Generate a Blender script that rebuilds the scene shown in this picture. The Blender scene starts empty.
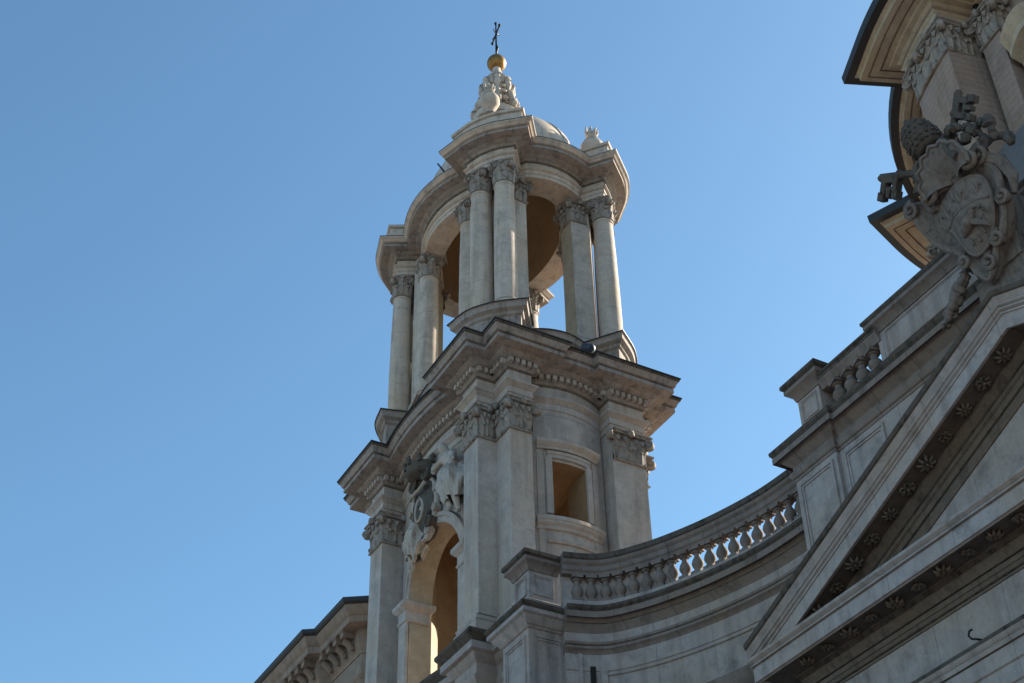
import bpy, bmesh, math, random
from math import sin, cos, pi, radians, sqrt, atan2, hypot
from mathutils import Vector, Matrix
random.seed(7)
S = bpy.context.scene
COL = S.collection

# ------------------------------------------------------------------ camera, sky, sun, exposure
cam_d = bpy.data.cameras.new("camera"); cam = bpy.data.objects.new("camera", cam_d); COL.objects.link(cam)
cr = Vector((0.4813634, 0.8763171, -0.0189121)); cu = Vector((0.5575517, -0.2894736, 0.7780367)); cf = Vector((-0.6763323, 0.3850629, 0.6279340))
cam.matrix_world = Matrix(((cr.x, cu.x, -cf.x, 0), (cr.y, cu.y, -cf.y, 0), (cr.z, cu.z, -cf.z, 1.6), (0, 0, 0, 1)))
cam_d.sensor_width = 36; cam_d.lens = 1500 / 1024 * 36; cam_d.clip_end = 3000; cam_d.clip_start = 0.1
S.camera = cam
SUN_AZ, SUN_EL = radians(90), radians(30)
sd = Vector((cos(SUN_AZ) * cos(SUN_EL), sin(SUN_AZ) * cos(SUN_EL), sin(SUN_EL)))
w = bpy.data.worlds.new("World"); S.world = w; w.use_nodes = True
nt = w.node_tree; bg = nt.nodes["Background"]
sky = nt.nodes.new("ShaderNodeTexSky"); sky.sky_type = 'NISHITA'; sky.sun_disc = False
sky.sun_elevation = SUN_EL; sky.sun_rotation = pi / 2 - SUN_AZ
sky.air_density = 1.0; sky.dust_density = 0.9; sky.ozone_density = 1.6; sky.altitude = 50
tint = nt.nodes.new("ShaderNodeMix"); tint.data_type = 'RGBA'; tint.blend_type = 'MULTIPLY'; tint.inputs[0].default_value = 1
tint.inputs[7].default_value = (0.68, 0.92, 0.955, 1)
nt.links.new(sky.outputs[0], tint.inputs[6]); nt.links.new(tint.outputs[2], bg.inputs[0]); bg.inputs[1].default_value = 0.086
sun_d = bpy.data.lights.new("sun", 'SUN'); sun_d.energy = 5.0; sun_d.angle = radians(0.5); sun_d.color = (1.0, 0.9, 0.74)
sun = bpy.data.objects.new("sun", sun_d); COL.objects.link(sun)
sun.rotation_euler = (-sd).to_track_quat('-Z', 'Y').to_euler()
S.view_settings.view_transform = 'Standard'; S.view_settings.look = 'None'
S.view_settings.gamma = 1; S.view_settings.use_curve_mapping = False
S.view_settings.exposure = 1.42

# ------------------------------------------------------------------ materials
def stone(name, base, dark, soot=0.6, stain=0.5, top=0.7, rough=0.85, scale=1.0, bump=0.35, courses=0.0, joints=0.0):
    m = bpy.data.materials.new(name); m.use_nodes = True
    n = m.node_tree.nodes; L = m.node_tree.links
    bs = n["Principled BSDF"]; bs.inputs["Roughness"].default_value = rough
    bs.inputs["Specular IOR Level"].default_value = 0.25
    geo = n.new("ShaderNodeNewGeometry")
    def noise(sc, vec, det=6, ro=0.6):
        x = n.new("ShaderNodeTexNoise"); x.inputs["Scale"].default_value = sc
        x.inputs["Detail"].default_value = det; x.inputs["Roughness"].default_value = ro
        L.new(vec, x.inputs["Vector"]); return x.outputs["Fac"]
    def ramp(f, a, b):
        r_ = n.new("ShaderNodeMapRange"); r_.inputs[1].default_value = a; r_.inputs[2].default_value = b
        r_.clamp = True; L.new(f, r_.inputs[0]); return r_.outputs[0]
    def math_(op, a, b):
        x = n.new("ShaderNodeMath"); x.operation = op
        for i, v in enumerate((a, b)):
            if isinstance(v, (int, float)): x.inputs[i].default_value = v
            else: L.new(v, x.inputs[i])
        return x.outputs[0]
    def mix(f, a, b):
        x = n.new("ShaderNodeMix"); x.data_type = 'RGBA'
        if isinstance(f, (int, float)): x.inputs[0].default_value = f
        else: L.new(f, x.inputs[0])
        for i, v in ((6, a), (7, b)):
            if isinstance(v, tuple): x.inputs[i].default_value = (*v, 1)
            else: L.new(v, x.inputs[i])
        return x.outputs[2]
    P = geo.outputs["Position"]
    mp = n.new("ShaderNodeMapping"); mp.inputs["Scale"].default_value = (2.6, 2.6, 0.22); L.new(P, mp.inputs[0])
    big = noise(0.45 * scale, P, 4); mid = noise(2.3 * scale, P, 8, 0.65); fine = noise(19 * scale, P, 5, 0.7)
    streak = noise(1.0 * scale, mp.outputs[0], 6, 0.65)
    c = mix(ramp(mid, 0.35, 0.7), base, tuple(b * 0.7 for b in base))
    c = mix(ramp(big, 0.42, 0.68), c, tuple(b * f for b, f in zip(base, (0.92, 0.84, 0.74))))
    c = mix(math_('MULTIPLY', ramp(streak, 0.5, 0.74), stain), c, dark)
    c = mix(math_('MULTIPLY', ramp(fine, 0.6, 0.8), 0.25), c, dark)
    # soot and lichen settle on ledges that face the sky
    sx = n.new("ShaderNodeSeparateXYZ"); L.new(geo.outputs["Normal"], sx.inputs[0])
    up = ramp(sx.outputs[2], 0.3, 0.75)
    c = mix(math_('MULTIPLY', math_('MULTIPLY', up, ramp(mid, 0.2, 0.5)), top), c, (0.03, 0.028, 0.025))
    grain = noise(8.5 * scale, P, 7, 0.78)
    c = mix(math_('MULTIPLY', ramp(grain, 0.5, 0.68), 0.42), c, tuple(b * 0.42 for b in base))
    # patchy soot crust
    c = mix(math_('MULTIPLY', ramp(noise(1.1 * scale, P, 9, 0.74), 0.53, 0.72), soot), c, tuple(d * 0.6 for d in dark))
    if courses > 0:
        sp = n.new("ShaderNodeSeparateXYZ"); L.new(P, sp.inputs[0])
        fr = math_('FRACT', math_('MULTIPLY', sp.outputs[2], 1.0 / courses), 0)
        jn = math_('LESS_THAN', math_('ABSOLUTE', math_('SUBTRACT', fr, 0.5), 0), 0.014 / courses)
        c = mix(math_('MULTIPLY', jn, 0.35), c, dark)
    if joints > 0:     # upright joints between the blocks of a moulding, unevenly spaced
        sp2 = n.new("ShaderNodeSeparateXYZ"); L.new(P, sp2.inputs[0])
        cx_ = n.new("ShaderNodeCombineXYZ"); L.new(sp2.outputs[0], cx_.inputs[0]); wob = math_('MULTIPLY', noise(0.35, cx_.outputs[0], 1), 1.6)
        fr2 = math_('FRACT', math_('ADD', math_('MULTIPLY', sp2.outputs[0], 1.0 / joints), wob), 0)
        jn2 = math_('LESS_THAN', math_('ABSOLUTE', math_('SUBTRACT', fr2, 0.5), 0), 0.011 / joints)
        c = mix(math_('MULTIPLY', jn2, 0.55), c, dark)
    L.new(c, bs.inputs["Base Color"])
    bp = n.new("ShaderNodeBump"); bp.inputs["Strength"].default_value = bump; bp.inputs["Distance"].default_value = 0.03
    hgt = math_('ADD', math_('MULTIPLY', mid, 0.6), math_('MULTIPLY', fine, 0.5)); L.new(hgt, bp.inputs["Height"])
    bv = n.new("ShaderNodeBevel"); bv.samples = 3; bv.inputs["Radius"].default_value = 0.018
    L.new(bv.outputs[0], bp.inputs["Normal"])
    L.new(bp.outputs[0], bs.inputs["Normal"])
    return m

def plain(name, col, rough=0.6, metal=0.0, vary=0.3):
    m = bpy.data.materials.new(name); m.use_nodes = True
    n = m.node_tree.nodes; L = m.node_tree.links; bs = n["Principled BSDF"]
    bs.inputs["Roughness"].default_value = rough; bs.inputs["Metallic"].default_value = metal
    x = n.new("ShaderNodeTexNoise"); x.inputs["Scale"].default_value = 6; x.inputs["Detail"].default_value = 6
    g = n.new("ShaderNodeNewGeometry"); L.new(g.outputs["Position"], x.inputs["Vector"])
    mx = n.new("ShaderNodeMix"); mx.data_type = 'RGBA'; L.new(x.outputs["Fac"], mx.inputs[0])
    mx.inputs[6].default_value = (*[c * (1 - vary) for c in col], 1); mx.inputs[7].default_value = (*[min(1, c * (1 + vary)) for c in col], 1)
    L.new(mx.outputs[2], bs.inputs["Base Color"]); return m

M = {
    'tower': stone('tower_stucco', (0.49, 0.43, 0.398), (0.16, 0.132, 0.115), soot=0.35, stain=0.5, top=0.9),
    'belfry': stone('belfry_travertine', (0.58, 0.495, 0.43), (0.17, 0.132, 0.105), soot=0.45, stain=0.6, top=0.8, courses=1.25),
    'capital': stone('capital_travertine', (0.36, 0.315, 0.285), (0.03, 0.026, 0.023), soot=0.9, stain=0.6, top=0.7, scale=3.0),
    'facade': stone('facade_travertine', (0.42, 0.362, 0.345), (0.11, 0.09, 0.08), soot=0.6, stain=0.55, top=0.95, joints=1.9),
    'moulding': stone('weathered_moulding', (0.25, 0.20, 0.178), (0.055, 0.045, 0.039), soot=0.7, stain=0.55, top=0.95, joints=1.4),
    'soffit': stone('dark_soffit', (0.135, 0.104, 0.088), (0.03, 0.025, 0.021), soot=0.6, stain=0.6, top=0.9),  # gable soffits, a darker base than the facade stone
    'arms_black': stone('blackened_travertine', (0.115, 0.098, 0.088), (0.014, 0.012, 0.011), soot=0.85, stain=0.6, top=0.7, scale=3.0),
    'cornice': stone('weathered_cornice', (0.36, 0.31, 0.285), (0.055, 0.047, 0.042), soot=0.75, stain=0.7, top=0.95, scale=1.6),
    'rosette': stone('rosette_stone', (0.165, 0.13, 0.108), (0.032, 0.026, 0.022), soot=0.7, stain=0.6, top=0.9, scale=2),
    'arms': stone('carved_travertine', (0.21, 0.175, 0.158), (0.022, 0.019, 0.017), soot=0.9, stain=0.6, top=0.7, scale=3.0),
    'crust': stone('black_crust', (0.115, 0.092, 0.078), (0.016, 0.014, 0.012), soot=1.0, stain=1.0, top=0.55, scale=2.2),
    'wash': stone('brown_wash', (0.19, 0.15, 0.125), (0.04, 0.032, 0.027), soot=0.6, stain=0.7, top=0.9, scale=2),
    'figures': stone('white_stucco_figures', (0.50, 0.45, 0.41), (0.07, 0.06, 0.055), soot=0.6, stain=0.4, top=0.4, scale=3.0),
    'dark_relief': stone('blackened_relief', (0.12, 0.104, 0.092), (0.02, 0.018, 0.016), soot=0.8, stain=0.4, top=0.5, scale=3.0),
    'ochre': stone('ochre_plaster', (0.33, 0.225, 0.135), (0.19, 0.12, 0.07), soot=0.15, stain=0.3, top=0.1, bump=0.15),
    'sand': stone('sand_plaster', (0.46, 0.375, 0.28), (0.26, 0.2, 0.14), soot=0.15, stain=0.3, top=0.1, bump=0.15),
    'dome': stone('dome_travertine', (0.38, 0.29, 0.25), (0.12, 0.088, 0.072), soot=0.35, stain=0.45, top=0.9, courses=0.22),
    'domecorn': stone('dome_cornice', (0.50, 0.41, 0.31), (0.17, 0.125, 0.085), soot=0.25, stain=0.4, top=0.95),
    'palace': stone('palace_stone', (0.31, 0.245, 0.205), (0.09, 0.068, 0.055), soot=0.4, stain=0.5, top=0.9),
    'lead': plain('lead_flashing', (0.022, 0.022, 0.024), 0.6),
    'roof': plain('lead_roof', (0.13, 0.12, 0.115), 0.7),
    'tile': plain('terracotta_tile', (0.2, 0.13, 0.09), 0.9),
    'gold': plain('tarnished_gilding', (0.30, 0.16, 0.05), 0.5, 0.75, 0.6),
    'iron': plain('black_iron', (0.02, 0.02, 0.022), 0.5, 0.6),
    'steel': plain('blue_black_housing', (0.03, 0.04, 0.07), 0.4),
    'void': plain('dark_opening', (0.012, 0.011, 0.01), 0.9),
    'ground': plain('basalt_cobbles', (0.24, 0.22, 0.20), 0.85),
}

# ------------------------------------------------------------------ mesh helpers
class MB:
    def __init__(s): s.v = []; s.f = []; s.m = []
    def add(s, verts, faces, mi=0):
        o = len(s.v); s.v += [tuple(p) for p in verts]; s.f += [tuple(i + o for i in f) for f in faces]; s.m += [mi] * len(faces)
    def quadgrid(s, rows, closed=False, mi=0):
        n = len(rows[0]); vs = [p for r_ in rows for p in r_]; fs = []
        for i in range(len(rows) - 1):
            for j in range(n if closed else n - 1):
                k = (j + 1) % n
                fs.append((i * n + j, i * n + k, (i + 1) * n + k, (i + 1) * n + j))
        s.add(vs, fs, mi)
    def box(s, a, b, mi=0, M4=None):
        x0, y0, z0 = a; x1, y1, z1 = b
        vs = [Vector(p) for p in ((x0, y0, z0), (x1, y0, z0), (x1, y1, z0), (x0, y1, z0), (x0, y0, z1), (x1, y0, z1), (x1, y1, z1), (x0, y1, z1))]
        if M4: vs = [M4 @ p for p in vs]
        s.add(vs, [(0, 3, 2, 1), (4, 5, 6, 7), (0, 1, 5, 4), (1, 2, 6, 5), (2, 3, 7, 6), (3, 0, 4, 7)], mi)
    def lathe(s, prof, c=(0, 0, 0), n=24, sx=1, sy=1, mi=0, M4=None, cap=True):
        rows = []
        for r_, z in prof:
            row = [Vector((r_ * cos(2 * pi * k / n) * sx, r_ * sin(2 * pi * k / n) * sy, z)) for k in range(n)]
            if M4: row = [M4 @ p for p in row]
            rows.append([p + Vector(c) for p in row])
        s.quadgrid(rows, True, mi)
        if cap:
            o = len(s.v); s.v += [tuple(p) for p in rows[0]] + [tuple(p) for p in rows[-1]]
            s.f += [tuple(o + n - 1 - k for k in range(n)), tuple(o + n + k for k in range(n))]; s.m += [mi, mi]
    def tube(s, pts, rad, n=8, mi=0, closed=False):
        pts = [Vector(p) for p in pts]; N = len(pts)
        if not isinstance(rad, (list, tuple)): rad = [rad] * N
        rows = []; prev = None
        for i, p in enumerate(pts):
            a = pts[(i - 1) % N] if (closed or i > 0) else p; b = pts[(i + 1) % N] if (closed or i < N - 1) else p
            t = (b - a).normalized() if (b - a).length > 1e-9 else Vector((0, 0, 1))
            if prev is None: ref = Vector((0, 0, 1)) if abs(t.z) < 0.9 else Vector((1, 0, 0)); u_ = t.cross(ref).normalized()
            else: u_ = (prev - t * prev.dot(t)); u_ = u_.normalized() if u_.length > 1e-6 else prev
            prev = u_; v_ = t.cross(u_)
            rows.append([p + (u_ * cos(2 * pi * k / n) + v_ * sin(2 * pi * k / n)) * rad[i] for k in range(n)])
        if closed: rows.append(rows[0])
        s.quadgrid(rows, True, mi)
        if not closed:
            o = len(s.v); s.v += [tuple(p) for p in rows[0]] + [tuple(p) for p in rows[-1]]
            s.f += [tuple(o + n - 1 - k for k in range(n)), tuple(o + n + k for k in range(n))]; s.m += [mi, mi]
    def ball(s, c, r_, n=10, jit=0.0, mi=0, M4=None):
        """r_ = radius or (rx, ry, rz); jit roughens it like carving"""
        rx, ry, rz = (r_,) * 3 if isinstance(r_, (int, float)) else r_
        rows = []
        for i in range(n // 2 + 1):
            th = pi * i / (n // 2); row = []
            for k in range(n):
                ph = 2 * pi * k / n; q = 1 + random.uniform(-jit, jit)
                p = Vector((rx * sin(th) * cos(ph) * q, ry * sin(th) * sin(ph) * q, -rz * cos(th) * q))
                if M4: p = M4 @ p
                row.append(p + Vector(c))
            rows.append(row)
        s.quadgrid(rows, True, mi)
    def build(s, name, mats, parent=None, smooth=30):
        me = bpy.data.meshes.new(name); me.from_pydata(s.v, [], s.f)
        if not isinstance(mats, (list, tuple)): mats = [mats]
        for m_ in mats: me.materials.append(m_)
        for p, mi in zip(me.polygons, s.m): p.material_index = mi
        bm = bmesh.new(); bm.from_mesh(me); bmesh.ops.remove_doubles(bm, verts=bm.verts, dist=1e-4)
        bmesh.ops.recalc_face_normals(bm, faces=bm.faces); bm.to_mesh(me); bm.free()
        if smooth: me.shade_smooth(); me.set_sharp_from_angle(angle=radians(smooth))
        o = bpy.data.objects.new(name, me); COL.objects.link(o)
        if parent is not None: o.parent = parent
        return o

def empty(name, loc=(0, 0, 0), rz=0):
    o = bpy.data.objects.new(name, None); COL.objects.link(o); o.location = loc; o.rotation_euler = (0, 0, rz); return o
def tag(o, label=None, cat=None, group=None, kind=None):
    if label: o['label'] = label
    if cat: o['category'] = cat
    if group: o['group'] = group
    if kind: o['kind'] = kind
    return o

def offset(path, d, closed):
    n = len(path); out = []
    for i, (x, y) in enumerate(path):
        def nrm(a, b):
            dx, dy = b[0] - a[0], b[1] - a[1]; l = hypot(dx, dy) or 1; return (dy / l, -dx / l)
        n1 = nrm(path[i - 1], path[i]) if (closed or i > 0) else None
        n2 = nrm(path[i], path[(i + 1) % n]) if (closed or i < n - 1) else None
        if n1 is None: n1 = n2
        if n2 is None: n2 = n1
        den = max(0.25, 1 + n1[0] * n2[0] + n1[1] * n2[1])
        out.append((x + d * (n1[0] + n2[0]) / den, y + d * (n1[1] + n2[1]) / den))
    return out

def sweep(mb, path, prof, closed=False, mi=0, caps=True, z=0.0):
    """prof = [(outward d, z)...] from bottom to top; path runs counter-clockwise (outside on its right hand)"""
    rows = [[(x, y, z + q[1]) for x, y in offset(path, q[0], closed)] for q in prof]
    for i in range(len(rows) - 1): mb.quadgrid(rows[i:i + 2], closed, prof[i][2] if len(prof[i]) > 2 else mi)
    if not closed and caps and len(prof) > 2:
        mb.add([r_[0] for r_ in rows], [tuple(range(len(rows)))[::-1]], mi); mb.add([r_[-1] for r_ in rows], [tuple(range(len(rows)))], mi)

def fill(mb, path, z, mi=0, flip=False):
    p = [(x, y, z) for x, y in path]; idx = tuple(range(len(p)))
    mb.add(p, [idx[::-1] if flip else idx], mi)

def catmull(pts, n=6):
    P = [pts[0]] + list(pts) + [pts[-1]]; out = []
    for i in range(1, len(P) - 2):
        for k in range(n):
            t = k / n; q = []
            for j in range(len(P[0])):
                a, b, c, d = P[i - 1][j], P[i][j], P[i + 1][j], P[i + 2][j]
                q.append(0.5 * (2 * b + (c - a) * t + (2 * a - 5 * b + 4 * c - d) * t * t + (3 * b - a - 3 * c + d) * t ** 3))
            out.append(tuple(q))
    out.append(tuple(pts[-1])); return out

def ellipse(a, b, n=96, t0=0, t1=2 * pi, full=True):
    k = n if full else n + 1
    return [(a * cos(t0 + (t1 - t0) * i / n), b * sin(t0 + (t1 - t0) * i / n)) for i in range(k)]

def along(path, closed=False):
    """arc-length walker: returns (length, f(s) -> (x, y, tangent, normal))"""
    pts = list(path) + ([path[0]] if closed else [])
    seg = [hypot(pts[i + 1][0] - pts[i][0], pts[i + 1][1] - pts[i][1]) for i in range(len(pts) - 1)]
    Ltot = sum(seg)
    def f(s):
        s = max(0, min(Ltot - 1e-6, s)); i = 0
        while s > seg[i] and i < len(seg) - 1: s -= seg[i]; i += 1
        a, b = pts[i], pts[i + 1]; t = s / (seg[i] or 1); dx, dy = (b[0] - a[0]) / (seg[i] or 1), (b[1] - a[1]) / (seg[i] or 1)
        return a[0] + (b[0] - a[0]) * t, a[1] + (b[1] - a[1]) * t, (dx, dy), (dy, -dx)
    return Ltot, f, seg

def mirror4(path, sx, sy):
    p = [(x * sx, y * sy) for x, y in path]
    return p if sx * sy > 0 else p[::-1]

# ------------------------------------------------------------------ carved leaves and capitals
def leaf(mb, base, nrm, z0, h, wd, mi=0, curl=1.0):
    nx, ny = nrm; tx, ty = -ny, nx
    prof = [(0, 0), (0.05, 0.3), (0.09, 0.58), (0.17, 0.82), (0.27, 0.97), (0.36, 0.97), (0.40, 0.86), (0.36, 0.76)]
    wid = [0.72, 0.95, 1.05, 1.0, 0.78, 0.55, 0.32, 0.12]
    rows = []; rows2 = []
    for (o, z), k in zip(prof, wid):
        lob = 1 + 0.16 * sin(z * 19 + curl)
        row = []; row2 = []
        for s_ in (-1, -0.55, -0.2, 0, 0.2, 0.55, 1):
            out = o * h * 0.62 * curl + 0.03 * h - 0.055 * h * abs(s_) * 1.2 + (0.03 * h if s_ == 0 else 0)
            x = base[0] + nx * out + tx * s_ * wd * k * 0.5 * lob; y = base[1] + ny * out + ty * s_ * wd * k * 0.5 * lob
            row.append((x, y, z0 + z * h)); row2.append((x - nx * 0.03 * h, y - ny * 0.03 * h, z0 + z * h - 0.02 * h))
        rows.append(row); rows2.append(row2)
    ring = [r_ + q[::-1] for r_, q in zip(rows, rows2)]
    mb.quadgrid(ring, True, mi)
    mb.add(ring[-1], [tuple(range(len(ring[-1])))], mi)

def scroll(mb, c, nrm, r_, z, th, mi=0):
    """spiral volute, face towards the side"""
    nx, ny = nrm; tx, ty = -ny, nx
    pts = []
    for k in range(19):
        a = 2.4 * 2 * pi * k / 18 * 0.75; rr = r_ * (1 - 0.8 * k / 18)
        pts.append((c[0] + nx * rr * cos(a + pi / 2) , c[1] + ny * rr * cos(a + pi / 2), z + rr * sin(a + pi / 2)))
    for sgn in (-1, 1):
        mb.tube([(x + tx * th * sgn, y + ty * th * sgn, zz) for x, y, zz in pts], [r_ * 0.24 * (1 - 0.5 * k / 18) for k in range(19)], 5, mi)
    Mx = Matrix(((nx, 0, tx, 0), (ny, 0, ty, 0), (0, 1, 0, 0), (0, 0, 0, 1)))
    mb.lathe([(r_ * 0.8, -th), (r_ * 0.9, 0), (r_ * 0.8, th)], (c[0], c[1], z), 10, M4=Mx, mi=mi)

def capital(mb, path, z0, z1, closed=False, corners=(), mi=0):
    H = z1 - z0
    bell = [(0.0, z0), (0.07, z0 + 0.015), (0.075, z0 + 0.05), (0.03, z0 + 0.075), (0.02, z0 + 0.3 * H), (0.03, z0 + 0.6 * H), (0.08, z0 + 0.86 * H)]
    sweep(mb, path, bell, closed, mi)
    if not closed or not corners:
        ab = [(0.06, z0 + 0.86 * H), (0.17, z0 + 0.88 * H), (0.17, z0 + 0.93 * H), (0.22, z0 + 0.95 * H), (0.22, z1 - 0.004), (-0.1, z1 - 0.004)]
        sweep(mb, path, ab, closed, mi)
    pts = list(path) + ([path[0]] if closed else [])
    if closed:
        L, f, seg = along(path, True); n = max(6, int(round(L / (0.36 * H + 0.02))))
        spots1 = [(i + 0.0) * L / n for i in range(n)]; spots2 = [(i + 0.5) * L / n for i in range(n)]; w1 = L / n * 1.02
        for s in spots1: x, y, t, q = f(s); leaf(mb, (x + q[0] * .03, y + q[1] * .03), q, z0 + 0.06 * H, 0.42 * H, w1, mi)
        for s in spots2: x, y, t, q = f(s); leaf(mb, (x + q[0] * .03, y + q[1] * .03), q, z0 + 0.1 * H, 0.68 * H, w1, mi, 0.9)
    else:
        off = 0
        for i in range(len(pts) - 1):
            a, b = pts[i], pts[i + 1]; L = hypot(b[0] - a[0], b[1] - a[1]); n = max(1, int(round(L / (0.36 * H))))
            d = ((b[0] - a[0]) / L, (b[1] - a[1]) / L); q = (d[1], -d[0])
            for k in range(n):
                s = (k + 0.5) * L / n; leaf(mb, (a[0] + d[0] * s + q[0] * .03, a[1] + d[1] * s + q[1] * .03), q, z0 + 0.06 * H, 0.42 * H, L / n * 1.0, mi)
            for k in range(n + 1):
                s = min(max(k * L / n, 0.14 * H), L - 0.14 * H); leaf(mb, (a[0] + d[0] * s + q[0] * .03, a[1] + d[1] * s + q[1] * .03), q, z0 + 0.1 * H, 0.68 * H, L / n * 0.9, mi, 0.9)
            # rosette on the middle of the abacus
            m_ = (a[0] + d[0] * L / 2 + q[0] * 0.24, a[1] + d[1] * L / 2 + q[1] * 0.24)
            mb.ball((m_[0], m_[1], z0 + 0.9 * H), (0.1 * H, 0.1 * H, 0.11 * H), 8, 0.2, mi)
    for (x, y, q) in corners:
        scroll(mb, (x + q[0] * 0.16 * H, y + q[1] * 0.16 * H), q, 0.15 * H, z0 + 0.74 * H, 0.07 * H, mi)

def path_corners(path):
    out = []; n = len(path)
    for i in range(n):
        if i == 0 or i == n - 1:
            a, b = (path[0], path[1]) if i == 0 else (path[-2], path[-1])
            l = hypot(b[0] - a[0], b[1] - a[1]); d = ((b[0] - a[0]) / l, (b[1] - a[1]) / l); q = (d[1], -d[0])
            sg = -1 if i == 0 else 1; v = (q[0] + d[0] * sg, q[1] + d[1] * sg)
        else:
            p0, p1, p2 = path[i - 1], path[i], path[i + 1]
            d1 = (p1[0] - p0[0], p1[1] - p0[1]); d2 = (p2[0] - p1[0], p2[1] - p1[1])
            if d1[0] * d2[1] - d1[1] * d2[0] <= 0: continue
            l1, l2 = hypot(*d1), hypot(*d2); v = (d1[1] / l1 + d2[1] / l2, -d1[0] / l1 - d2[0] / l2)
        l = hypot(*v) or 1; out.append((path[i][0], path[i][1], (v[0] / l, v[1] / l)))
    return out

def round_capital(mb, c, r_, z0, z1, ang=0.0, mi=0):
    H = z1 - z0; p = [(c[0] + r_ * cos(2 * pi * k / 20), c[1] + r_ * sin(2 * pi * k / 20)) for k in range(20)]
    cs = []
    for k in range(4):
        a = ang + pi / 4 + k * pi / 2; cs.append((c[0] + r_ * 1.0 * cos(a), c[1] + r_ * 1.0 * sin(a), (cos(a), sin(a))))
    capital(mb, p, z0, z1, True, cs, mi)
    # concave-sided abacus
    ab = []
    for k in range(4):
        a = ang + pi / 4 + k * pi / 2; R_ = r_ * 1.62
        ab.append((c[0] + R_ * cos(a - 0.12), c[1] + R_ * sin(a - 0.12))); ab.append((c[0] + R_ * cos(a + 0.12), c[1] + R_ * sin(a + 0.12)))
        for j in (1, 2, 3):
            t = j / 4; a2 = a + 0.12 + (pi / 2 - 0.24) * t; rr = r_ * (1.62 - 0.4 * sin(pi * t)) ; ab.append((c[0] + rr * cos(a2), c[1] + rr * sin(a2)))
    sweep(mb, ab, [(-0.12, z0 + .86 * H), (-0.06, z0 + .88 * H), (-0.05, z0 + .93 * H), (0, z0 + .95 * H), (0, z1 - 0.004), (-0.2, z1 - 0.004)], True, mi)
    for k in range(4):
        a = ang + k * pi / 2; mb.ball((c[0] + r_ * 1.25 * cos(a), c[1] + r_ * 1.25 * sin(a), z0 + .9 * H), .1 * H, 8, 0.2, mi)

def dentils(mb, path, d0, d1, z0, z1, pitch, closed=False, mi=0):
    p = offset(path, d0, closed); L, f, seg = along(p, closed)
    pts = list(p) + ([p[0]] if closed else []); tot = 0
    for i in range(len(pts) - 1):
        l = seg[i]; n = max(1, int(round(l / pitch)))
        if l < pitch * 0.8 and len(seg) < 12: continue
        if len(seg) >= 12: break
        a, b = pts[i], pts[i + 1]; d = ((b[0] - a[0]) / l, (b[1] - a[1]) / l); q = (d[1], -d[0])
        for k in range(n):
            s = (k + 0.5) * l / n; hw = l / n * 0.31
            c = (a[0] + d[0] * s, a[1] + d[1] * s)
            vs = []
            for zz in (z0, z1):
                for sa, so in ((-hw, -0.02), (hw, -0.02), (hw, d1 - d0), (-hw, d1 - d0)):
                    vs.append((c[0] + d[0] * sa + q[0] * so, c[1] + d[1] * sa + q[1] * so, zz))
            mb.add(vs, [(0, 1, 2, 3), (7, 6, 5, 4), (0, 4, 5, 1), (1, 5, 6, 2), (2, 6, 7, 3), (3, 7, 4, 0)], mi)
    if len(seg) >= 12:
        n = int(L / pitch)
        for k in range(n):
            x, y, d, q = f((k + .5) * L / n); hw = pitch * 0.31; vs = []
            for zz in (z0, z1):
                for sa, so in ((-hw, -0.02), (hw, -0.02), (hw, d1 - d0), (-hw, d1 - d0)):
                    vs.append((x + d[0] * sa + q[0] * so, y + d[1] * sa + q[1] * so, zz))
            mb.add(vs, [(0, 1, 2, 3), (7, 6, 5, 4), (0, 4, 5, 1), (1, 5, 6, 2), (2, 6, 7, 3), (3, 7, 4, 0)], mi)

def flashing(mb, path, d, z, h=0.05, closed=False, mi=0):
    sweep(mb, path, [(d - (0.3 if h > .1 else 0.06), z - (0.17 if h > .1 else 0.004)), (d + (.09 if h > .1 else 0.03), z - (.17 if h > .1 else 0.004)), (d + (.11 if h > .1 else 0.035), z + h * .6), (d, z + h), (d - 0.4, z + h + 0.05)], closed, mi, caps=True)

def skin_mesh(nodes, edges, sub=2):
    """one continuous body grown round a jointed skeleton; nodes = {name: (xyz, radius)}, first node is the root"""
    names = list(nodes); me = bpy.data.meshes.new('skeleton')
    me.from_pydata([nodes[k][0] for k in names], [(names.index(a), names.index(b)) for a, b in edges], [])
    o = bpy.data.objects.new('skeleton', me); COL.objects.link(o)
    sk = o.modifiers.new('skin', 'SKIN'); sk.use_smooth_shade = True
    lay = me.skin_vertices[0] if me.skin_vertices else None
    if lay is None:
        bm = bmesh.new(); bm.from_mesh(me); bm.verts.layers.skin.verify(); bm.to_mesh(me); bm.free(); lay = me.skin_vertices[0]
    for i, k in enumerate(names):
        r_ = nodes[k][1]; lay.data[i].radius = (r_, r_) if isinstance(r_, (int, float)) else r_
        lay.data[i].use_root = (i == 0)
    ss = o.modifiers.new('sub', 'SUBSURF'); ss.levels = sub; ss.render_levels = sub
    dg = bpy.context.evaluated_depsgraph_get(); dg.update()
    res = bpy.data.meshes.new_from_object(o.evaluated_get(dg))
    bpy.data.objects.remove(o); return res

# ================================================================== SETTING
g = MB(); g.add([(-600, -600, 0), (600, -600, 0), (600, 600, 0), (-600, 600, 0)], [(0, 1, 2, 3)])
tag(g.build('ground', M['ground'], None, 0), kind='structure')

# ================================================================== BELL TOWER
TX, TY = -37.83, 21.1
tower = empty('bell_tower', (TX, TY, 0))
tag(tower, 'tall pale bell tower with open columned belfry topped by a gilded ball and cross', 'bell tower')

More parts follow.
